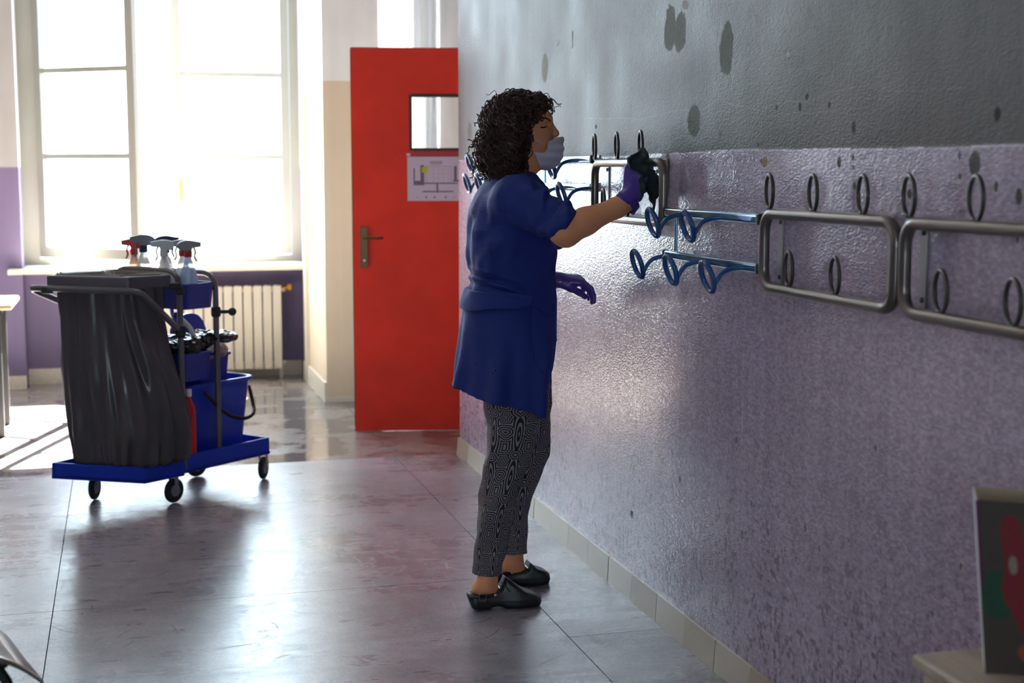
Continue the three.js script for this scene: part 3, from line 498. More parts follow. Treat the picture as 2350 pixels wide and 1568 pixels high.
// black bin bag hanging in the holder
{
  M.bag = mat(0x4a4547, 0.27, { transmission: 0.14, thickness: 0, specularIntensity: 0.8, side: THREE.DoubleSide });
  const again = (pts, n) => { const c = new Poly([...pts, pts[0]]); return Array.from({ length: n }, (_, i) => c.getPoint(i / n)); };
  const n = 200, quad = (q, r) => again(rounded(q, r, true, 10).slice(0, -1), n), inset = (p, c, k) => V(mix(p.x, c.x, k), 0, mix(p.z, c.z, k));
  const tq = [V(0.02, 0, -5.965), V(-0.29, 0, -6.15), CP(0.17, 0.39), CP(0.17, 0.02)], tc = tq.reduce((s, p) => s.add(p), V(0, 0, 0)).divideScalar(4);
  const bq = [V(0.045, 0, -5.955), V(-0.245, 0, -6.125), CP(0.19, 0.38), CP(0.216, 0.0)], bc = bq.reduce((s, p) => s.add(p), V(0, 0, 0)).divideScalar(4);
  const A = quad(tq.map((p) => inset(p, tc, 0.05)), 0.03), B = quad(bq, 0.09), rings = [], LV = 56;
  for (let j = 0; j <= LV; j++) {
    const t = j / LV, y = mix(0.955, 0.152, t), bulge = 0.03 * Math.sin(Math.PI * clamp((t - 0.2) / 0.8)), tuck = 0.06 * sstep(0.93, 1, t), ring = [], k = sstep(0.0, 0.85, t), c = tc.clone().lerp(bc, k);
    for (let i = 0; i < n; i++) {
      const p = A[i].clone().lerp(B[i], k), o = p.clone().sub(c).normalize(), th = i / n * Math.PI * 2;
      const fold = (0.011 * Math.sin(th * 11 + 2.4 * t + 1.6 * Math.sin(th * 3)) + 0.007 * Math.sin(th * 23 - 4 * t) + 0.010 * noise3(th * 5 + t * 2.2, t * 2.4, 1) + 0.008 * noise3(th * 9, t * 9, 4) * t) * (0.4 + 0.7 * t);
      const lean = 0.038 * sstep(0.3, 0.8, t) * clamp(o.x * 0.9 + o.z * 0.4) * (1 - 0.5 * tuck / 0.06);
      ring.push(p.addScaledVector(o, bulge + lean + fold - tuck).setY(y + (t > 0.9 ? 0 : 0.006 * noise3(th * 3, t * 8, 8))));
    }
    rings.push(ring);
  }
  const bag = thing('bin_bag', 'large black plastic bin bag hanging from the cleaning cart', 'bin bag');
  mesh('bag_body', loft(rings.reverse(), { cap0: true, cap1: false }), M.bag, bag);
  // gathered mouth folded over the rim
  const top = [V(0.02, 0, -5.965), V(-0.29, 0, -6.15), CP(0.17, 0.39), CP(0.17, 0.02)], R = (e, y, amp) => { const c = top.reduce((s, p) => s.clone().add(p), V(0, 0, 0)).divideScalar(4); return rounded(top.map((p) => V(p.x + (p.x - c.x) * e, y, p.z + (p.z - c.z) * e)), 0.04, true, 10).slice(0, -1).map((p, i) => p.setY(p.y + amp * noise3(i * 0.7, y * 40, e * 9))); };
  mesh('bag_mouth', loft([R(-0.02, 0.93, 0.003), R(-0.02, 0.972, 0.004), R(-0.06, 0.982, 0.008), R(-0.14, 0.968, 0.012), R(-0.3, 0.945, 0.02), R(-0.6, 0.93, 0.02)].map((r) => r.reverse()), { cap0: false, cap1: true }), M.bag, bag);
}
// bucket with wringer, crumpled sack, red bottle, spray bottles
{
  const loop = (l0, l1, w0, w1, y, r) => rounded([V(l0, y, -w0), V(l1, y, -w0), V(l1, y, -w1), V(l0, y, -w1)], r, true, 8).slice(0, -1);
  const b = place(thing('mop_bucket', 'deep blue oblong mop bucket with a black bail, on the cart tray', 'bucket'), 0.475, 0.2);
  const B = (e, y, r = 0.08) => loop(-0.215 - e, 0.205 + e, -0.155 - e, 0.155 + e, y, r).reverse();
  mesh('bucket_body', loft([B(-0.03, 0.156), B(-0.026, 0.165), B(0, 0.475), B(0.012, 0.478), B(0.014, 0.492), B(0.002, 0.494), B(-0.006, 0.486), B(-0.034, 0.17)], { cap0: true, cap1: true }), M.bucketBlue, b);
  mesh('bail', tube(smooth([V(-0.11, 0.455, 0.175), V(-0.06, 0.40, 0.185), V(0.03, 0.335, 0.19), V(0.12, 0.315, 0.185), V(0.19, 0.33, 0.16), V(0.225, 0.36, 0.12), V(0.222, 0.44, 0.1)], 30), 0.0085, { sides: 9 }), M.rubber, b).userData.label = 'black bail';
  const w = place(thing('mop_wringer', 'blue mop wringer with a tall rounded back, set on the bucket', 'wringer'), 0.52, 0.19);
  const sh = new THREE.Shape(); sh.moveTo(-0.085, 0.47); sh.lineTo(0.115, 0.47); sh.lineTo(0.118, 0.62); sh.bezierCurveTo(0.115, 0.70, 0.09, 0.745, 0.05, 0.76); sh.bezierCurveTo(0.0, 0.775, -0.06, 0.76, -0.085, 0.70); sh.closePath();
  mesh('back_plate', new THREE.ExtrudeGeometry(sh, { depth: 0.014, bevelEnabled: true, bevelSize: 0.003, bevelThickness: 0.003, bevelSegments: 2, curveSegments: 10 }).translate(0, 0, -0.12), M.bucketBlue, w);
  const T = (e, y) => loop(-0.075 - e, 0.105 + e, -0.05 - e, 0.10 + e, y, 0.02).reverse();
  mesh('press_box', loft([T(-0.012, 0.42), T(0, 0.585), T(0.008, 0.587), T(0.008, 0.60), T(-0.003, 0.60), T(-0.015, 0.45)], { cap0: true, cap1: true }), M.trayBlue, w);
  mesh('lever', tube(smooth([V(-0.05, 0.7, -0.1), V(-0.1, 0.78, -0.09), V(-0.13, 0.84, -0.05)], 10), 0.009), M.bucketBlue, w);
  const mop = place(thing('folded_mop', 'pinkish beige mop cloth stuffed in the blue wringer', 'mop head'), 0.535, 0.165);
  { const c = V(0, 0.615, 0); mesh('mop_cloth', nets((x, y, z) => smin(ellD(x, y, z, V(-0.03, 0.605, 0), 0.055, 0.035, 0.05), ellD(x, y, z, V(0.035, 0.61, 0), 0.05, 0.038, 0.05), 0.02) + 0.006 * noise3(x * 60, y * 60, z * 60), [-0.11, 0.54, -0.08], [0.11, 0.68, 0.08], 0.006), mat(0xb89c98, 0.9), mop); }
  const sack = place(thing('crumpled_sack', 'crumpled black plastic sack lying across the middle tray of the cart', 'sack'), 0.36, 0.14);
  mesh('sack_film', nets((x, y, z) => { const d = smin(ellD(x, y, z, V(-0.05, 0.665, 0.02), 0.12, 0.042, 0.13), ellD(x, y, z, V(0.12, 0.685, 0.06), 0.10, 0.026, 0.09), 0.05); return d + 0.012 * noise3(x * 26, y * 30, z * 26) + 0.005 * noise3(x * 70, y * 70, z * 70); }, [-0.2, 0.59, -0.16], [0.26, 0.76, 0.2], 0.006), mat(0x0b0b0d, 0.22), sack);
  const red = place(thing('detergent_bottle', 'slim red detergent bottle standing behind the cart upright', 'bottle'), 0.272, 0.03);
  mesh('bottle_body', lathe([[0, 0.157], [0.028, 0.158], [0.03, 0.17], [0.03, 0.38], [0.026, 0.41], [0.012, 0.44], [0.012, 0.455], [0, 0.455]]), mat(0xc00c18, 0.3), red);
  mesh('cap', lathe([[0, 0.452], [0.015, 0.452], [0.015, 0.482], [0, 0.484]]), mat(0xd8d6d8, 0.4), red);
  // spray bottles in the top tray
  const specs = [
    [0.30, 0.375, 0xc9201c, 0xd8b8a8, 0xc9201c, Math.PI, 'spray bottle with a red trigger and pale orange liquid in the top tray', 1.0],
    [0.275, 0.285, 0x13294f, 0xd6d8de, 0x74767c, Math.PI, 'clear spray bottle with a navy collar and grey trigger in the top tray', 1.07],
    [0.345, 0.225, 0xb01c1c, 0xc6c8cc, 0x1c2c58, 0.2, 'clear spray bottle with a red collar and navy trigger in the top tray', 1.05],
    [0.28, 0.165, 0xd8d8d8, 0xeeeeee, 0xc4c4c8, Math.PI, 'all-white spray bottle in the top tray', 1.0],
    [0.345, 0.12, 0xb23024, 0xeeeff2, 0x8c8c90, Math.PI, 'white spray bottle with a red collar and grey trigger in the top tray', 1.0],
    [0.31, 0.048, 0xa8281e, 0xc8d8f0, 0x8c8c90, 0.1, 'large pale blue spray bottle with a dark red label at the tray edge', 1.0]];
  for (const [l, w, collar, body, head, t, label, s] of specs) {
    const o = place(thing('spray_bottle', label, 'spray bottle', [0, 0, 0], 0, undefined), l, w, 0.83, t - 0.7); o.scale.setScalar(s);
    mesh('bottle_body', lathe([[0, 0], [0.036, 0.001], [0.038, 0.01], [0.038, 0.11], [0.034, 0.14], [0.02, 0.18], [0.013, 0.2], [0.013, 0.212], [0, 0.212]], 20).scale(1, 1, 0.8), mat(body, 0.25, { transmission: 0.35, thickness: 0 }), o);
    mesh('collar', lathe([[0, 0.208], [0.0165, 0.208], [0.0165, 0.232], [0.013, 0.236], [0, 0.236]], 16), mat(collar, 0.4), o);
    const hd = new THREE.Shape(); hd.moveTo(-0.03, 0.236); hd.lineTo(0.012, 0.236); hd.lineTo(0.016, 0.248); hd.lineTo(0.05, 0.252); hd.lineTo(0.052, 0.268); hd.lineTo(0.01, 0.276); hd.bezierCurveTo(-0.02, 0.278, -0.042, 0.27, -0.046, 0.255); hd.closePath();
    mesh('spray_head', new THREE.ExtrudeGeometry(hd, { depth: 0.018, bevelEnabled: true, bevelSize: 0.002, bevelThickness: 0.002, bevelSegments: 1 }).translate(0, 0, -0.009), mat(head, 0.4), o);
    mesh('trigger', tube(smooth([V(0.022, 0.25, 0), V(0.03, 0.23, 0), V(0.026, 0.21, 0), V(0.034, 0.192, 0)], 10), 0.0045, { sides: 6 }), mat(head, 0.4), o);
    if (body === 0xc8d8f0) mesh('label', new THREE.CylinderGeometry(0.0386, 0.0386, 0.1, 10, 1, true, 2.4, 1.0).scale(1, 1, 0.8).translate(0, 0.065, 0), mat(0x6e141e, 0.5, { side: THREE.DoubleSide }), o).userData.label = 'dark red label';
  }
  const hose = place(thing('cleaning_hose', 'short white tube with a blue connector leaning on the middle tray', 'hose'), 0.30, 0.12);
  mesh('tube_body', tube(smooth([V(-0.055, 0.795, 0.06), V(-0.02, 0.77, 0.06), V(0.02, 0.735, 0.06), V(0.045, 0.69, 0.06)], 16), 0.011), mat(0xd8d6da, 0.4), hose);
  mesh('connector', rod(V(-0.06, 0.798, 0.06), V(-0.045, 0.79, 0.06), 0.015), M.bucketBlue, hose);
}

/* ---------- tables, chair, carton ---------- */
{
  const wood = tex(256, 256, (u, v) => { const g = fbm(u * 4, v * 60, 4, 60, 401, 4), k = 0.85 + 0.3 * g; return [186 * k, 158 * k, 120 * k]; }, { color: true });
  M.wood = mat(0xffffff, 0.35, { map: wood }); M.legBlack = mat(0x1c1d1c, 0.4);
  const t = thing('school_desk', 'light-topped school desk on black legs beside the sunlit floor', 'table', [-1.17, 0, -8.1]);
  mesh('tabletop', rbox(1.22, 0.03, 0.56, 0.012).translate(0, 0.695, 0), M.wood, t);
  mesh('apron', [rbox(1.1, 0.04, 0.02, 0.003).translate(0, 0.66, 0.2), rbox(1.1, 0.04, 0.02, 0.003).translate(0, 0.66, -0.19), rbox(0.02, 0.04, 0.4, 0.003).translate(0.53, 0.66, 0), rbox(0.02, 0.04, 0.4, 0.003).translate(-0.53, 0.66, 0)], M.legBlack, t);
  for (const [x, z] of [[0.525, 0.2], [0.525, -0.19], [-0.525, 0.2], [-0.525, -0.19]]) { const l = mesh('leg', rbox(0.036, 0.68, 0.036, 0.008).translate(x, 0.34, z), M.legBlack, t); }
  // low table with carton
  const h = 0.6, a = atY(2090, 1500, h);
  const d = thing('low_table', 'pale wooden low table standing against the long wall under the racks', 'table', [a.x, 0, a.z]);
  M.paleWood = mat(0xffffff, 0.45, { map: tex(256, 256, (u, v) => { const g = fbm(u * 50, v * 4, 50, 4, 411, 4), k = 0.86 + 0.28 * g; return [176 * k, 160 * k, 140 * k]; }, { color: true }) });
  mesh('tabletop', rbox(0.335, 0.024, 0.7, 0.008).translate(0.1675, h - 0.012, 0.35), M.paleWood, d);
  mesh('apron', [rbox(0.29, 0.06, 0.018, 0.003).translate(0.1675, h - 0.054, 0.03), rbox(0.29, 0.06, 0.018, 0.003).translate(0.1675, h - 0.054, 0.67), rbox(0.018, 0.06, 0.63, 0.003).translate(0.03, h - 0.054, 0.35), rbox(0.018, 0.06, 0.63, 0.003).translate(0.305, h - 0.054, 0.35)], M.paleWood, d);
  for (const x of [0.035, 0.3]) for (const z of [0.035, 0.665]) mesh('leg', rbox(0.04, h - 0.024, 0.04, 0.006).translate(x, (h - 0.024) / 2, z), M.paleWood, d);
  const bp = atY(2258, 1530, h), tp = 0.285, right = V(Math.cos(YAW), 0, Math.sin(YAW));
  const carton = thing('carton', 'flared open carton printed with a red curl and a green dot, on the low table', 'carton', [bp.x, h, bp.z], -0.53);
  const pr = tex(512, 512, (u, v) => {
    let c = [62, 50, 43]; const n = 0.92 + 0.16 * fbm(u * 90, v * 90, 90, 90, 421, 2);
    const X = u, Y = v, cap = (ax, ay, bx, by, r) => { const dx = bx - ax, dy = by - ay, t = clamp(((X - ax) * dx + (Y - ay) * dy) / (dx * dx + dy * dy)); return Math.hypot(X - ax - dx * t, (Y - ay - dy * t)) - r; };
    let d = Math.min(cap(0.27, 0.84, 0.30, 0.5, 0.085), cap(0.30, 0.5, 0.40, 0.38, 0.13), cap(0.40, 0.37, 0.58, 0.38, 0.14), cap(0.58, 0.38, 0.68, 0.48, 0.11), cap(0.68, 0.46, 0.72, 0.64, 0.07));
    if (Math.hypot((X - 0.13) / 0.13, (Y - 0.46) / 0.14) < 1) c = [12, 60, 38];
    if (d < 0) c = [116, 8, 20];
    if (Math.hypot((X - 0.27) / 0.035, (Y - 0.64) / 0.055) < 1) c = [128, 112, 102];
    if (Math.hypot((X - 0.69) / 0.06, (Y - 0.6) / 0.05) < 1) c = [30, 14, 18];
    if (Math.abs(X - 0.42 - 0.06 * Math.sin(Y * 30)) < 0.07 * sstep(0.02, 0.1, Y) * sstep(0.24, 0.1, Y)) c = [140, 60, 20];
    if (X < 0.035 && Y > 0.5) c = [78, 22, 60];
    return c.map((x) => x * n);
  }, { color: true, wrap: false });
  M.cartonFront = mat(0xffffff, 0.6, { map: pr }); M.kraft = mat(0xa89278, 0.8); M.cartonSide = mat(0xd8dade, 0.5);
  const w0 = 0.145, w1 = 0.19, dp0 = 0.07, dp1 = 0.1, th = 0.003;
  const ring = (w, dd, y, x0) => [V(x0, y, dd / 2), V(x0 + w, y, dd / 2), V(x0 + w, y, -dd / 2), V(x0, y, -dd / 2)];
  const b0 = ring(w0, dp0, 0.001, 0), b1 = ring(w1, dp1, tp, -0.026);
  const face = (a, b, c, dd, name, m) => { const nrm = b.clone().sub(a).cross(dd.clone().sub(a)).normalize().multiplyScalar(th), P = [a, b, c, dd], Q = P.map((p) => p.clone().sub(nrm)), pos = [], uv = [], idx = [0, 1, 2, 0, 2, 3, 4, 6, 5, 4, 7, 6]; for (const p of [...P, ...Q]) pos.push(p.x, p.y, p.z); for (let k = 0; k < 2; k++) uv.push(0, 0, 1, 0, 1, 1, 0, 1); for (let i = 0; i < 4; i++) { const j = (i + 1) % 4; idx.push(i, i + 4, j, j, i + 4, j + 4); } const g = new THREE.BufferGeometry(); g.setAttribute('position', new THREE.Float32BufferAttribute(pos, 3)); g.setAttribute('uv', new THREE.Float32BufferAttribute(uv, 2)); g.setIndex(idx); const gg = g.toNonIndexed(); gg.computeVertexNormals(); return mesh(name, gg, m, carton); };
  face(b0[0], b0[1], b1[1], b1[0], 'front_panel', M.cartonFront).userData.label = 'front panel printed with a red curl';
  face(b0[2], b0[3], b1[3], b1[2], 'back_panel', M.kraft); face(b0[3], b0[0], b1[0], b1[3], 'side_panel', M.cartonSide); face(b0[1], b0[2], b1[2], b1[1], 'side_panel', M.kraft);
  mesh('bottom_panel', box(0, w0, 0.0, th, -dp0 / 2, dp0 / 2), M.kraft, carton);
  // chair at the left edge: only its rolled seat corner reaches into view
  const c = thing('school_chair', 'small chair with a rolled shiny seat on a black tube frame', 'chair', [-0.408, 0, -3.02], 0.28);
  M.seat = mat(0x8d8880, 0.22, { metalness: 0.5, clearcoat: 0.3 });
  const prof = []; for (let i = 0; i <= 24; i++) { const t = i / 24; const x = mix(-0.18, 0.19, t); prof.push([x, 0.468 - 0.010 * Math.sin(t * 3.1) - 0.085 * Math.pow(clamp((t - 0.62) / 0.38), 2)]); }
  const rings = []; for (const [x, y] of prof) { const r = [], hw = 0.18 * Math.sqrt(1 - Math.pow(clamp((x - 0.1) / 0.12, 0, 0.95), 4) * 0.35); for (const [z, o] of [[-hw, 0.004], [-hw * 0.9, 0.006], [0, 0.003], [hw * 0.9, 0.006], [hw, 0.004], [hw, -0.004], [hw * 0.9, -0.004], [0, -0.007], [-hw * 0.9, -0.004], [-hw, -0.004]]) r.push(V(x, y + o, z)); rings.push(r); }
  mesh('seat', loft(rings, { cap0: true, cap1: true }), M.seat, c);
  const side = (s) => tube(rounded([V(0.17, 0.012, s * 0.17), V(0.12, 0.435, s * 0.15), V(-0.15, 0.45, s * 0.15), V(-0.19, 0.75, s * 0.15)], 0.06), 0.011, { sides: 10, seg: 40 });
  mesh('frame', [side(1), side(-1), rod(V(0.12, 0.43, 0.15), V(0.12, 0.43, -0.15), 0.010), rod(V(-0.15, 0.445, 0.15), V(-0.15, 0.445, -0.15), 0.010)], M.legBlack, c);
  for (const s of [1, -1]) mesh('leg', rod(V(-0.12, 0.448, s * 0.15), V(-0.2, 0.012, s * 0.17), 0.011), M.legBlack, c);
  mesh('backrest', rbox(0.012, 0.14, 0.34, 0.006).translate(-0.182, 0.69, 0), M.seat, c);
  for (const [x, z] of [[0.17, 0.17], [0.17, -0.17], [-0.2, 0.17], [-0.2, -0.17]]) mesh('foot_cap', new THREE.CylinderGeometry(0.015, 0.015, 0.02, 10).translate(x, 0.01, z), M.rubber, c);
}

/* ---------- the woman ---------- */
{
  const ZC = -4.45, ZN = -4.345, ZF = -4.577, ZA = -4.13;
  const P = (u, v, z = ZC) => atZ(u, v, z), P2 = (u, v, z = ZC) => { const p = atZ(u, v, z); return [p.x, p.y]; };
  const person = thing('person', 'woman in a blue work smock and mask wiping the coat rack, seen from her side', 'person');
  // first point of an implicit body along a photo pixel's line of sight
  const hit = (f, u, v, z0 = -3.9, z1 = -4.9) => { for (let z = z0; z > z1; z -= 0.002) { const p = atZ(u, v, z); if (f(p.x, p.y, p.z) < 0) return p; } return atZ(u, v, (z0 + z1) / 2); };
  const interp = (rows, y, k) => { if (y >= rows[0][0]) return rows[0][k]; for (let i = 1; i < rows.length; i++) if (y >= rows[i][0]) { const t = (y - rows[i][0]) / (rows[i - 1][0] - rows[i][0]), s = t; return mix(rows[i][k], rows[i - 1][k], s); } return rows.at(-1)[k]; };

  /* skin */
  M.skin = mat(0xdb946a, 0.62);
  const cran = P(1194, 286), face = P(1222, 318), chin = P(1243, 366), nose0 = P(1262, 282), nose1 = P(1275, 306), neck0 = P(1206, 360), neck1 = P(1178, 425);
  const brow = P(1246, 272), cheekN = P(1234, 312, ZC + 0.036), cheekF = P(1234, 312, ZC - 0.036), mouth = P(1262, 340), eyeN = P(1243, 288, ZC + 0.033), eyeF = P(1243, 288, ZC - 0.033), eye2 = P(1252, 287);
  const head = (x, y, z) => {
    let d = ellD(x, y, z, cran, 0.093, 0.098, 0.075);
    d = smin(d, ellD(x, y, z, face, 0.058, 0.088, 0.060), 0.04);
    d = smin(d, ellD(x, y, z, brow, 0.026, 0.022, 0.052), 0.02);
    d = smin(d, ellD(x, y, z, cheekN, 0.028, 0.026, 0.024), 0.02); d = smin(d, ellD(x, y, z, cheekF, 0.028, 0.026, 0.024), 0.02);
    d = smin(d, ellD(x, y, z, chin, 0.028, 0.026, 0.034), 0.035);
    d = smin(d, ellD(x, y, z, mouth, 0.02, 0.03, 0.03), 0.02);
    d = smin(d, capD(x, y, z, nose0, nose1, 0.007, 0.0125), 0.012);
    d = smin(d, ellD(x, y, z, V(nose1.x - 0.008, nose1.y - 0.004, ZC + 0.011), 0.011, 0.008, 0.008), 0.006); d = smin(d, ellD(x, y, z, V(nose1.x - 0.008, nose1.y - 0.004, ZC - 0.011), 0.011, 0.008, 0.008), 0.006);
    d = smax(d, -ellD(x, y, z, V(eye2.x, eye2.y, ZC + 0.05), 0.014, 0.009, 0.018), 0.012); d = smax(d, -ellD(x, y, z, V(eye2.x, eye2.y, ZC - 0.05), 0.014, 0.009, 0.018), 0.012);
    d = smin(d, ellD(x, y, z, eyeN, 0.0135, 0.011, 0.012), 0.004); d = smin(d, ellD(x, y, z, eyeF, 0.0135, 0.011, 0.012), 0.004);
    return smin(d, capD(x, y, z, neck0, neck1, 0.05, 0.056), 0.03);
  };
  const elbow = P(1298, 533, ZA + 0.01), wrist = P(1446, 462, ZA + 0.005), shoulder = P(1187, 455, -4.29);
  const elbowL = P(1198, 590, -4.66), wristL = P(1268, 645, -4.585), shoulderL = P(1190, 458, -4.61);
  const mid1 = elbow.clone().lerp(wrist, 0.3).add(V(0, 0.004, 0)), mid2 = elbow.clone().lerp(wrist, 0.8);
  const armR = (x, y, z) => { let d = capD(x, y, z, elbow, mid1, 0.043, 0.040); d = smin(d, capD(x, y, z, mid1, mid2, 0.040, 0.029), 0.02); d = smin(d, capD(x, y, z, mid2, wrist, 0.029, 0.027), 0.02); return smin(d, capD(x, y, z, shoulder, elbow, 0.05, 0.042), 0.02); };
  const armL = (x, y, z) => smin(capD(x, y, z, elbowL, wristL, 0.04, 0.027), capD(x, y, z, shoulderL, elbowL, 0.05, 0.042), 0.02);
  const leg = (z0, pts) => { const q = pts.map(([u, v, r]) => [atZ(u, v, z0), r]); return (x, y, z) => { let d = 1; for (let i = 1; i < q.length; i++) d = smin(d, capD(x, y, z, q[i - 1][0], q[i][0], q[i - 1][1], q[i][1]), 0.018); return d; }; };
  const legN = leg(ZN, [[1134, 1200, 0.028], [1121, 1310, 0.029], [1117, 1342, 0.032], [1103, 1352, 0.025], [1130, 1366, 0.022], [1205, 1381, 0.013]]);
  const legF = leg(ZF, [[1184, 1180, 0.026], [1181, 1262, 0.027], [1178, 1292, 0.032], [1166, 1302, 0.025], [1192, 1314, 0.022], [1235, 1330, 0.013]]);
  const hipN = P(1176, 720, ZN - 0.02), kneeN = P(1168, 1050, ZN - 0.01), shinN = P(1136, 1200, ZN - 0.005), hipF = P(1190, 720, ZF + 0.03), kneeF = P(1200, 1040, ZF + 0.01), shinF = P(1184, 1180, ZF + 0.005), spine0 = P(1175, 470), spine1 = P(1170, 660), nape = P(1176, 470);
  const torso = (x, y, z) => { let d = capD(x, y, z, spine0, spine1, 0.09, 0.1); d = smin(d, capD(x, y, z, shoulder, shoulderL, 0.055, 0.055), 0.05); d = smin(d, capD(x, y, z, neck1, nape, 0.055, 0.08), 0.04); d = smin(d, capD(x, y, z, hipN, kneeN, 0.075, 0.04), 0.03); d = smin(d, capD(x, y, z, kneeN, shinN, 0.04, 0.03), 0.01); d = smin(d, capD(x, y, z, hipF, kneeF, 0.075, 0.036), 0.03); return smin(d, capD(x, y, z, kneeF, shinF, 0.036, 0.028), 0.01); };
  const skinGeo = join([
    nets(head, ...bounds([P(1100, 200, ZC), P(1290, 430, ZC), V(cran.x, cran.y, ZC + 0.1), V(cran.x, cran.y, ZC - 0.1)], 0.01), 0.004),
    nets(armR, ...bounds([elbow, wrist, shoulder], 0.06), 0.005), nets(armL, ...bounds([elbowL, wristL, shoulderL], 0.06), 0.007),
    nets(legN, ...bounds([P(1070, 1170, ZN), P(1230, 1380, ZN)], 0.06), 0.005), nets(legF, ...bounds([P(1140, 1120, ZF), P(1250, 1330, ZF)], 0.06), 0.005),
    nets(torso, ...bounds([P(1130, 420), P(1240, 1180, ZN), P(1150, 1130, ZF), shoulder, shoulderL], 0.1), 0.014)]);
  const body = mesh('body', skinGeo, M.skin, person);
  // brow, lashes, eye slit
  const dark = mat(0x1c100c, 0.6);
  const on = (f, pts, off) => smooth(pts.map(([u, v]) => { const p = hit(f, u, v); p.z += off; return p; }), 12);
  mesh('eyebrow', tube(on(head, [[1236, 275], [1246, 271], [1256, 273], [1262, 277]], 0.0005), 0.0026, { sides: 6 }), dark, person);
  mesh('eyelashes', tube(on(head, [[1241, 292], [1247, 293], [1253, 291]], 0.001), 0.0022, { sides: 6 }), dark, person);
  /* mask */
  const maskPoly = [[1290, 313], [1264, 318], [1245, 327], [1243, 341], [1237, 351], [1211, 349], [1222, 370], [1233, 388], [1256, 392], [1285, 375], [1295, 340]].map(([u, v]) => P2(u, v));
  const maskC = P(1258, 346), maskD = P(1264, 372);
  const maskForm = (x, y, z) => smin(smin(head(x, y, z), ellD(x, y, z, maskC, 0.032, 0.036, 0.040), 0.03), capD(x, y, z, nose1, maskD, 0.012, 0.016), 0.03);
  const pleat = (y) => 0.0022 * Math.sin((y - chin.y) * 230);
  const maskGeo = nets((x, y, z) => smax(Math.abs(maskForm(x, y, z) - 0.006 - pleat(y)) - 0.0034, poly2(x, y, maskPoly), 0.002), ...bounds([P(1205, 300), P(1300, 395), V(face.x, face.y, ZC + 0.085), V(face.x, face.y, ZC - 0.085)], 0.005), 0.003);
  const mask = mesh('face_mask', maskGeo, mat(0xc6c2d2, 0.8, { transmission: 0.1, thickness: 0 }), person); mask.userData.label = 'pale pleated face mask pulled below the nose';
  mesh('ear_loop', [tube(on(head, [[1246, 331], [1236, 325], [1222, 317], [1206, 308]], 0.002), 0.0022, { sides: 6 })], mat(0xc4bcc6, 0.8), mask);

  /* hair */
  const hz = 0.001, faceCut = [[1207, 288], [1224, 282], [1240, 270], [1262, 258], [1275, 262], [1320, 262], [1320, 440], [1222, 440], [1212, 400], [1206, 345]].map(([u, v]) => P2(u, v));
  const hA = P(1180, 287), hB = P(1148, 346), hC = P(1228, 243), hS = [ZC + 0.068, ZC - 0.068].map((z) => [P(1180, 300, z), P(1172, 388, z)]);
  const hairBase = (x, y, z) => {
    let d = ellD(x, y, z, hA, 0.098, 0.102, 0.09); d = smin(d, ellD(x, y, z, hB, 0.066, 0.082, 0.098), 0.03); d = smin(d, ellD(x, y, z, hC, 0.046, 0.036, 0.06), 0.02);
    for (const [a, b] of hS) d = smin(d, capD(x, y, z, a, b, 0.036, 0.034), 0.03);
    d = smax(d, -poly2(x, y, faceCut), 0.008);
    return d + 0.006 * noise3(x * 48, y * 40, z * 48) + 0.004 * noise3(x * 110, y * 95, z * 110);
  };
  const hairGeo = nets(hairBase, ...bounds([P(1085, 195), P(1275, 425), V(hA.x, hA.y, ZC + 0.125), V(hA.x, hA.y, ZC - 0.125)], 0.012), 0.0045);
  const r = rng(909), pa = hairGeo.attributes.position, na = hairGeo.attributes.normal, curls = [];
  for (let i = 0; i < 1900; i++) {
    const k = Math.floor(r() * pa.count), p = V(pa.getX(k), pa.getY(k), pa.getZ(k)), n = V(na.getX(k), na.getY(k), na.getZ(k));
    let t = V(0, -1, 0).add(V((r() - 0.5) * 0.9, 0, (r() - 0.5) * 0.9)); t.addScaledVector(n, -t.dot(n)); if (t.length() < 0.2) t.set(r() - 0.5, 0, r() - 0.5).addScaledVector(n, -t.dot(n)); t.normalize();
    const b = n.clone().cross(t), L = 0.03 + 0.05 * r(), rad = 0.004 + 0.006 * r(), turns = L / (0.022 + 0.014 * r()), ph = r() * 6.28, pts = [], m = 13;
    let q = p.clone(); let ok = true;
    for (let j = 0; j <= m; j++) { const s = j / m, a = ph + s * turns * 6.28, c = q.clone().addScaledVector(t, L * s).addScaledVector(n, 0.003 + rad * Math.cos(a) - 0.02 * s * s * (L / 0.08)).addScaledVector(b, rad * Math.sin(a)); if (poly2(c.x, c.y, faceCut) < -0.004 || c.y < 1.355) { ok = false; } pts.push(c); }
    if (!ok) continue;
    curls.push(new THREE.TubeGeometry(new THREE.CatmullRomCurve3(pts), 16, 0.0010 + 0.0016 * r(), 5, false));
  }
  M.hair = mat(0x3a1b11, 0.36, { sheen: 0.4, sheenColor: new THREE.Color(0.4, 0.14, 0.06), sheenRoughness: 0.4 });
  const hair = mesh('hair', [hairGeo, ...curls], M.hair, person); hair.userData.label = 'dark reddish-brown curly hair down to the shoulders';

  /* smock */
  const rowPx = [[390, 1158, 1224, 0.055], [400, 1138, 1230, 0.085], [412, 1119, 1236, 0.13], [428, 1107, 1243, 0.165], [450, 1097, 1249, 0.182], [480, 1088, 1255, 0.185], [526, 1080, 1260, 0.178], [593, 1076, 1262, 0.168], [635, 1082, 1263, 0.165], [662, 1081, 1265, 0.167], [700, 1073, 1267, 0.178], [760, 1064, 1270, 0.195], [800, 1060, 1272, 0.203], [850, 1051, 1270, 0.212], [890, 1044, 1268, 0.218], [985, 1034, 1266, 0.224]];
  const rows = rowPx.map(([v, l, rr, h]) => { const a = P(l, v), b = P(rr, v); return [a.y, a.x, b.x, h]; });
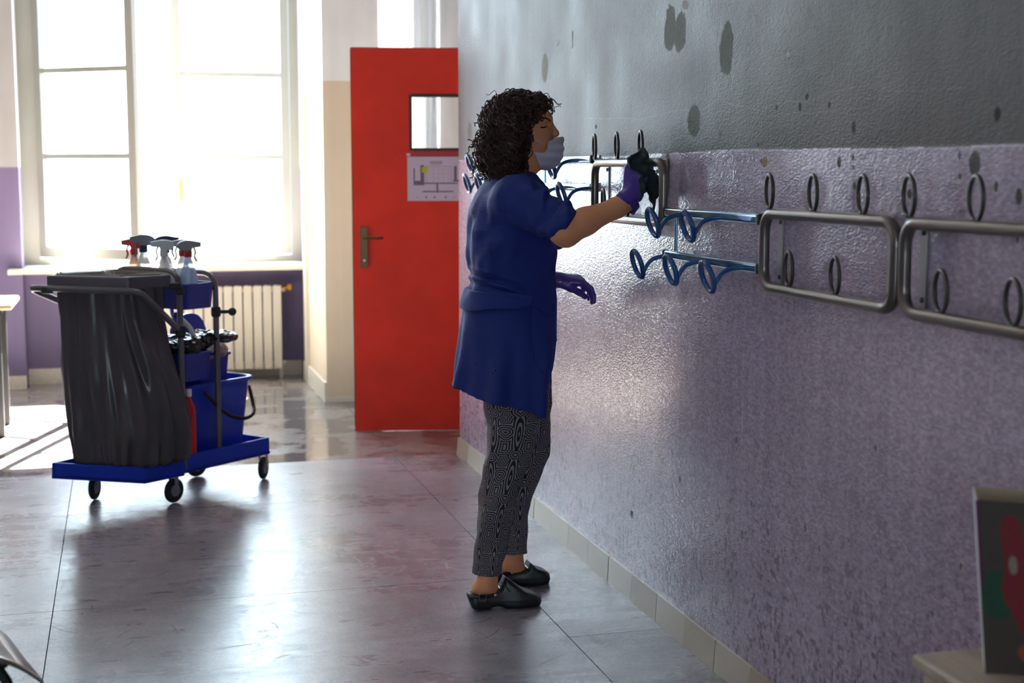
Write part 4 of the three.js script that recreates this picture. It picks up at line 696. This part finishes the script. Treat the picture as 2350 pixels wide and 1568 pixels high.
  const hemPx = (pts) => { const q = pts.map(([u, v]) => P2(u, v)); return (x) => { if (x <= q[0][0]) return q[0][1]; for (let i = 1; i < q.length; i++) if (x <= q[i][0]) return mix(q[i - 1][1], q[i][1], (x - q[i - 1][0]) / (q[i][0] - q[i - 1][0])); return q.at(-1)[1]; }; };
  const hemN = hemPx([[1040, 888], [1075, 903], [1115, 911], [1180, 924], [1222, 948], [1243, 976], [1290, 985]]), hemF = hemPx([[1040, 890], [1090, 915], [1180, 940], [1255, 960], [1268, 967], [1290, 970]]);
  const openN = [P(1272, 790, -4.36), P(1238, 978, -4.32)], sleeveEnd = P(1301, 522, ZA), sleeveDir = P(1330, 535, ZA).sub(P(1270, 505, ZA - 0.04)).normalize(), cuffC = P(1309, 527, ZA + 0.005);
  const foreL = elbowL.clone().lerp(wristL, 0.4);
  const coatSolid = (x, y, z, pad = 0) => {
    const xb = interp(rows, y, 1); let xf = interp(rows, y, 2); const hw = interp(rows, y, 3), near = sstep(ZC - 0.012, ZC + 0.012, z);
    const t = clamp((openN[0].y - y) / (openN[0].y - openN[1].y)); xf -= near * t * 0.012;
    const a = (xf - xb) / 2, dx = (x - (xf + xb) / 2) / a, dz = (z - ZC) / hw, n = 2.35, g = Math.pow(Math.pow(Math.abs(dx), n) + Math.pow(Math.abs(dz), n), 1 / n);
    let d = (g - 1) * Math.min(a, hw) * 0.92;
    const sk = sstep(1.0, 0.65, y), an = Math.atan2(dz, dx);
    d += sk * (0.010 * Math.sin(an * 7 + 1.2 + 2 * y) + 0.006 * Math.sin(an * 13 - y * 4)) + 0.008 * noise3(x * 9 + y * 6, y * 7, z * 10) + 0.007 * noise3(x * 26 - y * 18, y * 12 + x * 10, z * 20) * sstep(0.9, 1.12, y);
    d += 0.006 * sstep(0.045, 0, Math.abs(y - 1.055 + (x - 1.1) * 0.25)) * Math.sin((y + x * 0.3) * 190) * sstep(1.24, 1.14, x);
    d = smax(d, y - rows[0][0], 0.02);
    // sleeves
    let s = capD(x, y, z, shoulder, sleeveEnd, 0.075, 0.055); s += 0.008 * Math.sin((x * 0.75 - y * 0.66) * 95 + 2.5 * noise3(x * 20, y * 20, z * 20)) * sstep(1.17, 1.26, x) + 0.006 * noise3(x * 28, y * 24, z * 28);
    const along = (x - cuffC.x) * sleeveDir.x + (y - cuffC.y) * sleeveDir.y + (z - cuffC.z) * sleeveDir.z;
    s -= 0.010 * sstep(-0.058, -0.052, along); s = smax(s, along, 0.006);
    d = smin(d, s, 0.045);
    d = smin(d, smin(capD(x, y, z, shoulderL, elbowL, 0.07, 0.056), capD(x, y, z, elbowL, foreL, 0.055, 0.048), 0.02), 0.04);
    return d - pad;
  };
  const coat = (x, y, z) => {
    let d = coatSolid(x, y, z);
    const hem = mix(hemF(x), hemN(x), sstep(ZC - 0.03, ZC + 0.03, z));
    d = smax(d, hem - y, 0.004);
    if (y < hem + 0.26) d = smax(d, -Math.max(coatSolid(x, y, z, -0.009), y - hem - 0.24), 0.004); // hollow skirt
    if (y < openN[0].y + 0.02) d = smax(d, -Math.max(mix(openN[0].x, openN[1].x, clamp((openN[0].y - y) / (openN[0].y - openN[1].y))) - x, -4.615 - z, y - openN[0].y), 0.003); // front left unbuttoned
    return d;
  };
  const cl = [[0.98, 0.54, -4.75], [1.44, 1.43, -4.02]];
  M.smock = mat(0x0f2672, 0.8, { sheen: 0.35, sheenColor: new THREE.Color(0.1, 0.25, 0.7), sheenRoughness: 0.35, bumpMap: tex(256, 256, (u, v) => fbm(u * 90, v * 90, 90, 90, 501, 3), { rep: [7, 7] }), bumpScale: 0.0005 });
  const smock = mesh('smock', nets(coat, cl[0], cl[1], 0.0068), M.smock, person); smock.userData.label = 'navy blue knee-length work smock with rolled sleeves';
  const patch = (name, pts, off, th, zmin, zmax, cell = 0.004) => { const q = pts.map(([u, v]) => P2(u, v, zmin > ZC ? ZC + 0.16 : ZC)), xs = q.map((p) => p[0]), ys = q.map((p) => p[1]); return mesh(name, nets((x, y, z) => z < zmin || z > zmax ? 0.01 : smax(Math.abs(coatSolid(x, y, z) - off) - th, poly2(x, y, q), 0.003), [Math.min(...xs) - 0.01, Math.min(...ys) - 0.01, zmin], [Math.max(...xs) + 0.01, Math.max(...ys) + 0.01, zmax], cell), M.smock, smock); };
  patch('half_belt', [[1055, 680], [1072, 664], [1120, 662], [1165, 664], [1192, 668], [1180, 690], [1150, 699], [1105, 700], [1060, 712]], 0.006, 0.006, -4.75, -4.18, 0.005);
  patch('pocket', [[1218, 702], [1262, 727], [1262, 800], [1258, 838], [1240, 858], [1218, 830], [1212, 770]], 0.003, 0.0035, ZC + 0.02, -4.18);
  mesh('collar', tube(rounded([P(1152, 396, ZC + 0.035), P(1178, 388, ZC + 0.062), P(1214, 402, ZC + 0.055), P(1234, 416, ZC + 0.02), P(1234, 416, ZC - 0.02), P(1214, 402, ZC - 0.055), P(1178, 388, ZC - 0.062), P(1152, 396, ZC - 0.035)], 0.03, true), 0.007, { closed: true, sides: 8 }), M.smock, smock);

  /* trousers */
  const trTex = (() => {
    const heart = (x, y, s) => { x = Math.abs(x) / s; y = y / s + 0.35; const d = x + y > 1 ? Math.hypot(x - 0.25, y - 0.75) - 0.3536 : Math.min(Math.hypot(x, y - 1), Math.hypot(x - Math.max(x + y, 0) / 2, y - Math.max(x + y, 0) / 2)) * Math.sign(x - y); return d * s; };
    const st = (x, y, s) => { const a = Math.atan2(y, x), q = Math.hypot(x, y); return q - s * (0.72 + 0.28 * Math.cos(a * 6)); };
    const ov = (x, y, a, b) => (Math.hypot(x / a, y / b) - 1) * Math.min(a, b);
    return tex(768, 768, (u, v) => { // 0.12 m square, mirrored in u
      const x = (u < 0.5 ? u : 1 - u) * 2 * 0.5, y = v, w = (a, b) => { let d = a - b; return d - Math.round(d); };
      let d = Math.min(heart(x - 0.25, w(y, 0.14), 0.12), heart(x, -w(y, 0.60), 0.10), heart(x - 0.5, w(y, 0.62), 0.08), st(x - 0.25, w(y, 0.52), 0.05), ov(x, w(y, 0.12), 0.02, 0.10), ov(x - 0.5, w(y, 0.12), 0.02, 0.09));
      d += 0.012 * (fbm(x * 12, v * 12, 12, 12, 611, 2) - 0.5);
      const sgn = Math.sin(d * 2 * Math.PI / 0.048 + 0.6), k = sstep(-0.35, 0.25, sgn);
      const li = [136, 128, 132], da = [14, 14, 28]; return da.map((c, i) => mix(c, li[i], 1 - k));
    }, { color: true });
  })();
  trTex.repeat.set(1, 1);
  M.trousers = mat(0xffffff, 0.8, { map: trTex });
  const legLoft = (z0, rws, ph) => {
    const lv = []; for (let i = 0; i < rws.length - 1; i++) for (let k = 0; k < 6; k++) lv.push(rws[i].map((x, j) => mix(x, rws[i + 1][j], k / 6))); lv.push(rws.at(-1));
    const n = 72, rings = [], vs = [];
    lv.forEach(([v, l, rr, h]) => { const A = P(l, v, z0), B = P(rr, v, z0), c = A.clone().add(B).multiplyScalar(0.5), a = (B.x - A.x) / 2, ring = []; for (let i = 0; i < n; i++) { const th = -Math.PI / 2 - i / n * Math.PI * 2, k = Math.pow(Math.pow(Math.abs(Math.cos(th)), 2.3) + Math.pow(Math.abs(Math.sin(th)), 2.3), -1 / 2.3), y = A.y, f = 0.0035 * Math.sin(th * 3 + y * 22 + ph) + 0.003 * noise3(th * 2.5, y * 16, ph) + 0.002 * Math.sin(y * 70 + th * 2); ring.push(V(c.x + Math.cos(th) * k * (a + f), y, c.z + Math.sin(th) * k * (h + f))); } rings.push(ring); vs.push(A.y / 0.14); });
    return loft(rings, { cap0: true, cap1: false, u: 3, v: vs });
  };
  const gN = legLoft(ZN - 0.01, [[800, 1106, 1240, 0.09], [915, 1114, 1241, 0.09], [960, 1118, 1237, 0.086], [1000, 1121, 1229, 0.08], [1060, 1117, 1212, 0.07], [1120, 1107, 1193, 0.064], [1170, 1098, 1179, 0.062], [1230, 1094, 1165, 0.056], [1290, 1090, 1154, 0.052], [1317, 1090, 1150, 0.05]], 1);
  const gF = legLoft(ZF + 0.012, [[800, 1140, 1258, 0.086], [950, 1146, 1263, 0.084], [1010, 1148, 1263, 0.078], [1050, 1148, 1254, 0.072], [1100, 1150, 1233, 0.066], [1150, 1150, 1217, 0.06], [1220, 1152, 1207, 0.055], [1268, 1154, 1205, 0.05]], 4);
  mesh('trousers', [gN, gF], M.trousers, person).userData.label = 'black and white patterned trousers ending above the ankle';

  /* clogs */
  M.clog = mat(0x14171b, 0.38); M.elastic = mat(0x0b4a44, 0.8); M.metal = mat(0xa8a098, 0.3, { metalness: 0.8 });
  const clog = (z0, pts, shift) => {
    const q = pts.map(([u, v]) => { const p = P2(u, v, z0); return [p[0], Math.max(0.0005, p[1])]; }), xs = q.map((p) => p[0]), x0 = Math.min(...xs), x1 = Math.max(...xs), L = x1 - x0;
    const f = (x, y, z) => { const t = clamp((x - x0) / L), hw = mix(mix(0.040, 0.036, sstep(0.1, 0.4, t)), 0.047, sstep(0.4, 0.72, t)) * Math.sqrt(clamp(1 - Math.pow(clamp((t - 0.72) / 0.285), 3))) * Math.sqrt(clamp(1 - Math.pow(clamp((0.14 - t) / 0.145), 3))); const tp = 0.012 * clamp((y - 0.03) / 0.06); return smax(poly2(x, y, q), Math.abs(z - z0) - hw + tp, 0.016); };
    const g = new THREE.Group(); g.name = 'clog'; person.add(g); g.userData.label = 'black backless clog with a buckled heel strap';
    mesh('shoe_body', nets(f, [x0 - 0.01, -0.008, z0 - 0.06], [x1 + 0.01, 0.14, z0 + 0.06], 0.0032), M.clog, g);
    const px = (u, v) => { const p = hit(f, u + shift[0], v + shift[1], z0 + 0.08, z0 - 0.08); return p; };
    const strap = smooth([[1078, 1371], [1098, 1370], [1114, 1369], [1134, 1366]].map(([u, v]) => { const p = px(u, v); p.z += 0.0015; return p; }), 12);
    mesh('strap', tube(strap, 0.006, { sides: 8 }), M.clog, g);
    const bp = px(1107, 1370), bk = rounded([V(bp.x - 0.011, bp.y + 0.012, bp.z + 0.006), V(bp.x + 0.011, bp.y + 0.012, bp.z + 0.006), V(bp.x + 0.011, bp.y - 0.012, bp.z + 0.006), V(bp.x - 0.011, bp.y - 0.012, bp.z + 0.006)], 0.004, true, 4);
    mesh('buckle', tube(bk, 0.0013, { closed: true, sides: 6 }), M.metal, g);
    const rp = px(1136, 1366); mesh('rivet', new THREE.SphereGeometry(0.0055, 14, 10).scale(1, 1, 0.5).translate(rp.x, rp.y, rp.z + 0.006), M.metal, g);
    const gq = [[1153, 1340], [1158, 1342], [1174, 1358], [1168, 1360]].map(([u, v]) => P2(u + shift[0], v + shift[1], z0 + 0.035));
    mesh('gusset', nets((x, y, z) => z < z0 ? 0.01 : Math.max(Math.abs(f(x, y, z) - 0.0006) - 0.0014, poly2(x, y, gq)), [gq[0][0] - 0.01, gq[2][1] - 0.01, z0], [gq[2][0] + 0.01, gq[0][1] + 0.01, z0 + 0.06], 0.0012), M.elastic, g).userData.label = 'dark green elastic gusset';
  };
  clog(ZN, [[1069, 1360], [1072, 1372], [1078, 1391], [1084, 1394], [1120, 1394], [1127, 1389], [1139, 1387], [1150, 1389], [1158, 1394], [1215, 1394], [1234, 1389], [1242, 1378], [1240, 1368], [1222, 1359], [1200, 1352], [1185, 1342], [1170, 1330], [1157, 1321], [1152, 1334], [1145, 1347], [1125, 1356], [1098, 1359], [1080, 1361]], [0, 0]);
  clog(ZF, [[1104, 1312], [1108, 1326], [1114, 1340], [1120, 1343], [1152, 1343], [1166, 1339], [1178, 1337], [1188, 1339], [1195, 1343], [1240, 1343], [1255, 1337], [1262, 1326], [1259, 1314], [1246, 1306], [1228, 1301], [1213, 1287], [1207, 1299], [1197, 1305], [1172, 1309], [1150, 1311], [1122, 1314]], [38, -52]);

  /* gloves */
  M.glove = mat(0x4a3092, 0.42, { clearcoat: 0.2 });
  function hand(w, d, n, t, s, curls, thumb, spread, from) {
    d = d.clone().normalize(); n = n.clone().addScaledVector(d, -n.dot(d)).normalize(); t = t.clone().addScaledVector(d, -t.dot(d)).addScaledVector(n, -t.dot(n)).normalize();
    const caps = [], palm = [], at = (a, b, c) => w.clone().addScaledVector(d, a * s).addScaledVector(t, b * s).addScaledVector(n, c * s), ends = [];
    const len = [[0.042, 0.026, 0.021], [0.047, 0.029, 0.022], [0.043, 0.027, 0.021], [0.034, 0.021, 0.019]], off = [0.029, 0.010, -0.010, -0.028], reach = [0.088, 0.092, 0.087, 0.078];
    for (let i = 0; i < 4; i++) {
      const k = at(reach[i], off[i], 0.002 - (i === 3 ? 0.004 : 0)); palm.push([at(0.01, off[i] * 0.6, 0), k, 0.0155 * s, 0.0125 * s]);
      let p = k, ang = 0; for (let j = 0; j < 3; j++) { ang += curls[i][j]; const dir = d.clone().multiplyScalar(Math.cos(ang)).addScaledVector(n, -Math.sin(ang)).addScaledVector(t, off[i] * 3 * spread); const q = p.clone().addScaledVector(dir.normalize(), len[i][j] * s); caps.push([p, q, (0.0098 - j * 0.001) * s, (0.0092 - j * 0.0012) * s]); p = q; } ends.push(p);
    }
    const tb = [at(0.022, 0.022, -0.006), ...thumb.map(([a, b, c]) => at(a, b, c))], th = []; for (let i = 1; i < tb.length; i++) th.push([tb[i - 1], tb[i], (0.0145 - i * 0.0013) * s, (0.0135 - i * 0.0013) * s]);
    const wristCap = [w.clone().addScaledVector(from, -0.03 * s), at(0.02, 0, 0), 0.031 * s, 0.027 * s];
    const f = (x, y, z) => { let q = capD(x, y, z, ...wristCap); for (const c of palm) q = smin(q, capD(x, y, z, ...c), 0.014 * s); for (const c of caps) q = smin(q, capD(x, y, z, ...c), 0.005 * s); for (const c of th) q = smin(q, capD(x, y, z, ...c), 0.008 * s); return q + 0.0008 * noise3(x * 120, y * 90, z * 120); };
    return { geo: nets(f, ...bounds([...caps, ...th, wristCap, ...palm].flatMap((c) => [c[0], c[1]]), 0.04), 0.003), ends };
  }
  const cuff = (w, d, r0) => { d = d.clone().normalize(); const q = new THREE.Quaternion().setFromUnitVectors(V(0, 1, 0), d), g = lathe([[r0, -0.006], [r0 + 0.004, -0.022], [r0 + 0.009, -0.03], [r0 + 0.011, -0.0275], [r0 + 0.007, -0.018], [r0 + 0.003, 0.0]], 28); const p = g.attributes.position; for (let i = 0; i < p.count; i++) { const a = Math.atan2(p.getZ(i), p.getX(i)), k = 1 + 0.05 * Math.sin(a * 5) + 0.03 * Math.sin(a * 9); p.setX(i, p.getX(i) * k); p.setZ(i, p.getZ(i) * k); } g.computeVertexNormals(); return g.applyQuaternion(q).translate(w.x, w.y, w.z); };
  const armDir = wrist.clone().sub(elbow).normalize();
  const hw = P(1449, 456, ZA + 0.004), hd = P(1463, 388, ZA - 0.0).sub(hw);
  const hr = hand(hw, hd, V(-0.55, 0.1, 0.83), V(-0.8, 0.1, -0.6), 1.0, [[0.55, 0.7, 0.5], [0.6, 0.7, 0.5], [0.65, 0.75, 0.5], [0.7, 0.8, 0.5]], [[0.05, 0.035, -0.03], [0.08, 0.03, -0.05], [0.10, 0.015, -0.06]], 0.3, armDir);
  const gl = mesh('glove', hr.geo, M.glove, person); gl.userData.label = 'purple rubber glove gripping the cloth'; mesh('cuff', cuff(hw.clone().addScaledVector(armDir, 0.004), armDir.clone().add(V(0, 0.25, 0)), 0.030), M.glove, gl);
  const lw = P(1272, 643, -4.585), ld = P(1312, 638, -4.575).sub(lw).normalize().add(V(0, -0.12, 0));
  const hl = hand(lw, ld, V(0.15, 1, 0.35), V(0, -0.3, 1), 0.98, [[0.75, 0.45, 0.3], [0.7, 0.5, 0.3], [0.75, 0.55, 0.3], [0.8, 0.55, 0.35]], [[0.055, 0.034, -0.018], [0.085, 0.03, -0.034], [0.106, 0.024, -0.052]], 0.4, ld.clone().normalize());
  const gL = mesh('glove', hl.geo, M.glove, person); gL.userData.label = 'purple rubber glove hanging loosely half curled'; mesh('cuff', cuff(lw, ld, 0.031), M.glove, gL);

  /* cloth in her hand */
  const clothT = thing('cleaning_cloth', 'dark green wiping cloth bunched in the gloved hand through a rack loop', 'cloth');
  const ZK = -4.115, sheetF = (pts, zc, th, fx, fy) => { const q = pts.map(([u, v]) => P2(u, v, zc)); return (x, y, z) => { const w = zc + 0.017 * Math.sin(x * fx + y * fy) + 0.008 * noise3(x * 60, y * 60, 3); return smax(poly2(x, y, q) + 0.003 * noise3(x * 90, y * 90, 7), Math.abs(z - w - 0.007 * Math.sin(x * fy * 1.7 - y * fx * 1.3)) - th, 0.006); }; };
  const k1 = sheetF([[1437, 384], [1439, 362], [1452, 352], [1470, 342], [1478, 338], [1486, 350], [1488, 372], [1478, 384], [1466, 396], [1455, 392]], ZK + 0.008, 0.009, 60, 90), k2 = sheetF([[1462, 412], [1470, 398], [1486, 387], [1498, 391], [1508, 402], [1514, 416], [1514, 444], [1509, 456], [1503, 478], [1497, 494], [1493, 474], [1489, 452], [1482, 440], [1474, 446], [1470, 461], [1465, 456], [1467, 436]], ZK + 0.012, 0.008, 130, 50), k3 = capOf(P(1478, 372, ZK), P(1478, 402, ZK), 0.016, 0.014);
  function capOf(a, b, ra, rb) { return (x, y, z) => capD(x, y, z, a, b, ra, rb); }
  mesh('cloth_fold', nets((x, y, z) => smin(smin(k1(x, y, z), k2(x, y, z), 0.01), k3(x, y, z), 0.015), ...bounds([P(1430, 330, ZK), P(1520, 500, ZK)], 0.05), 0.0035), mat(0x2a3836, 0.8), clothT);
}

/* ---------- draw ---------- */
const renderer = new THREE.WebGLRenderer({ antialias: true });
renderer.toneMapping = THREE.LinearToneMapping;
renderer.toneMappingExposure = EXPOSURE;
renderer.shadowMap.enabled = true;
renderer.render(scene, camera);
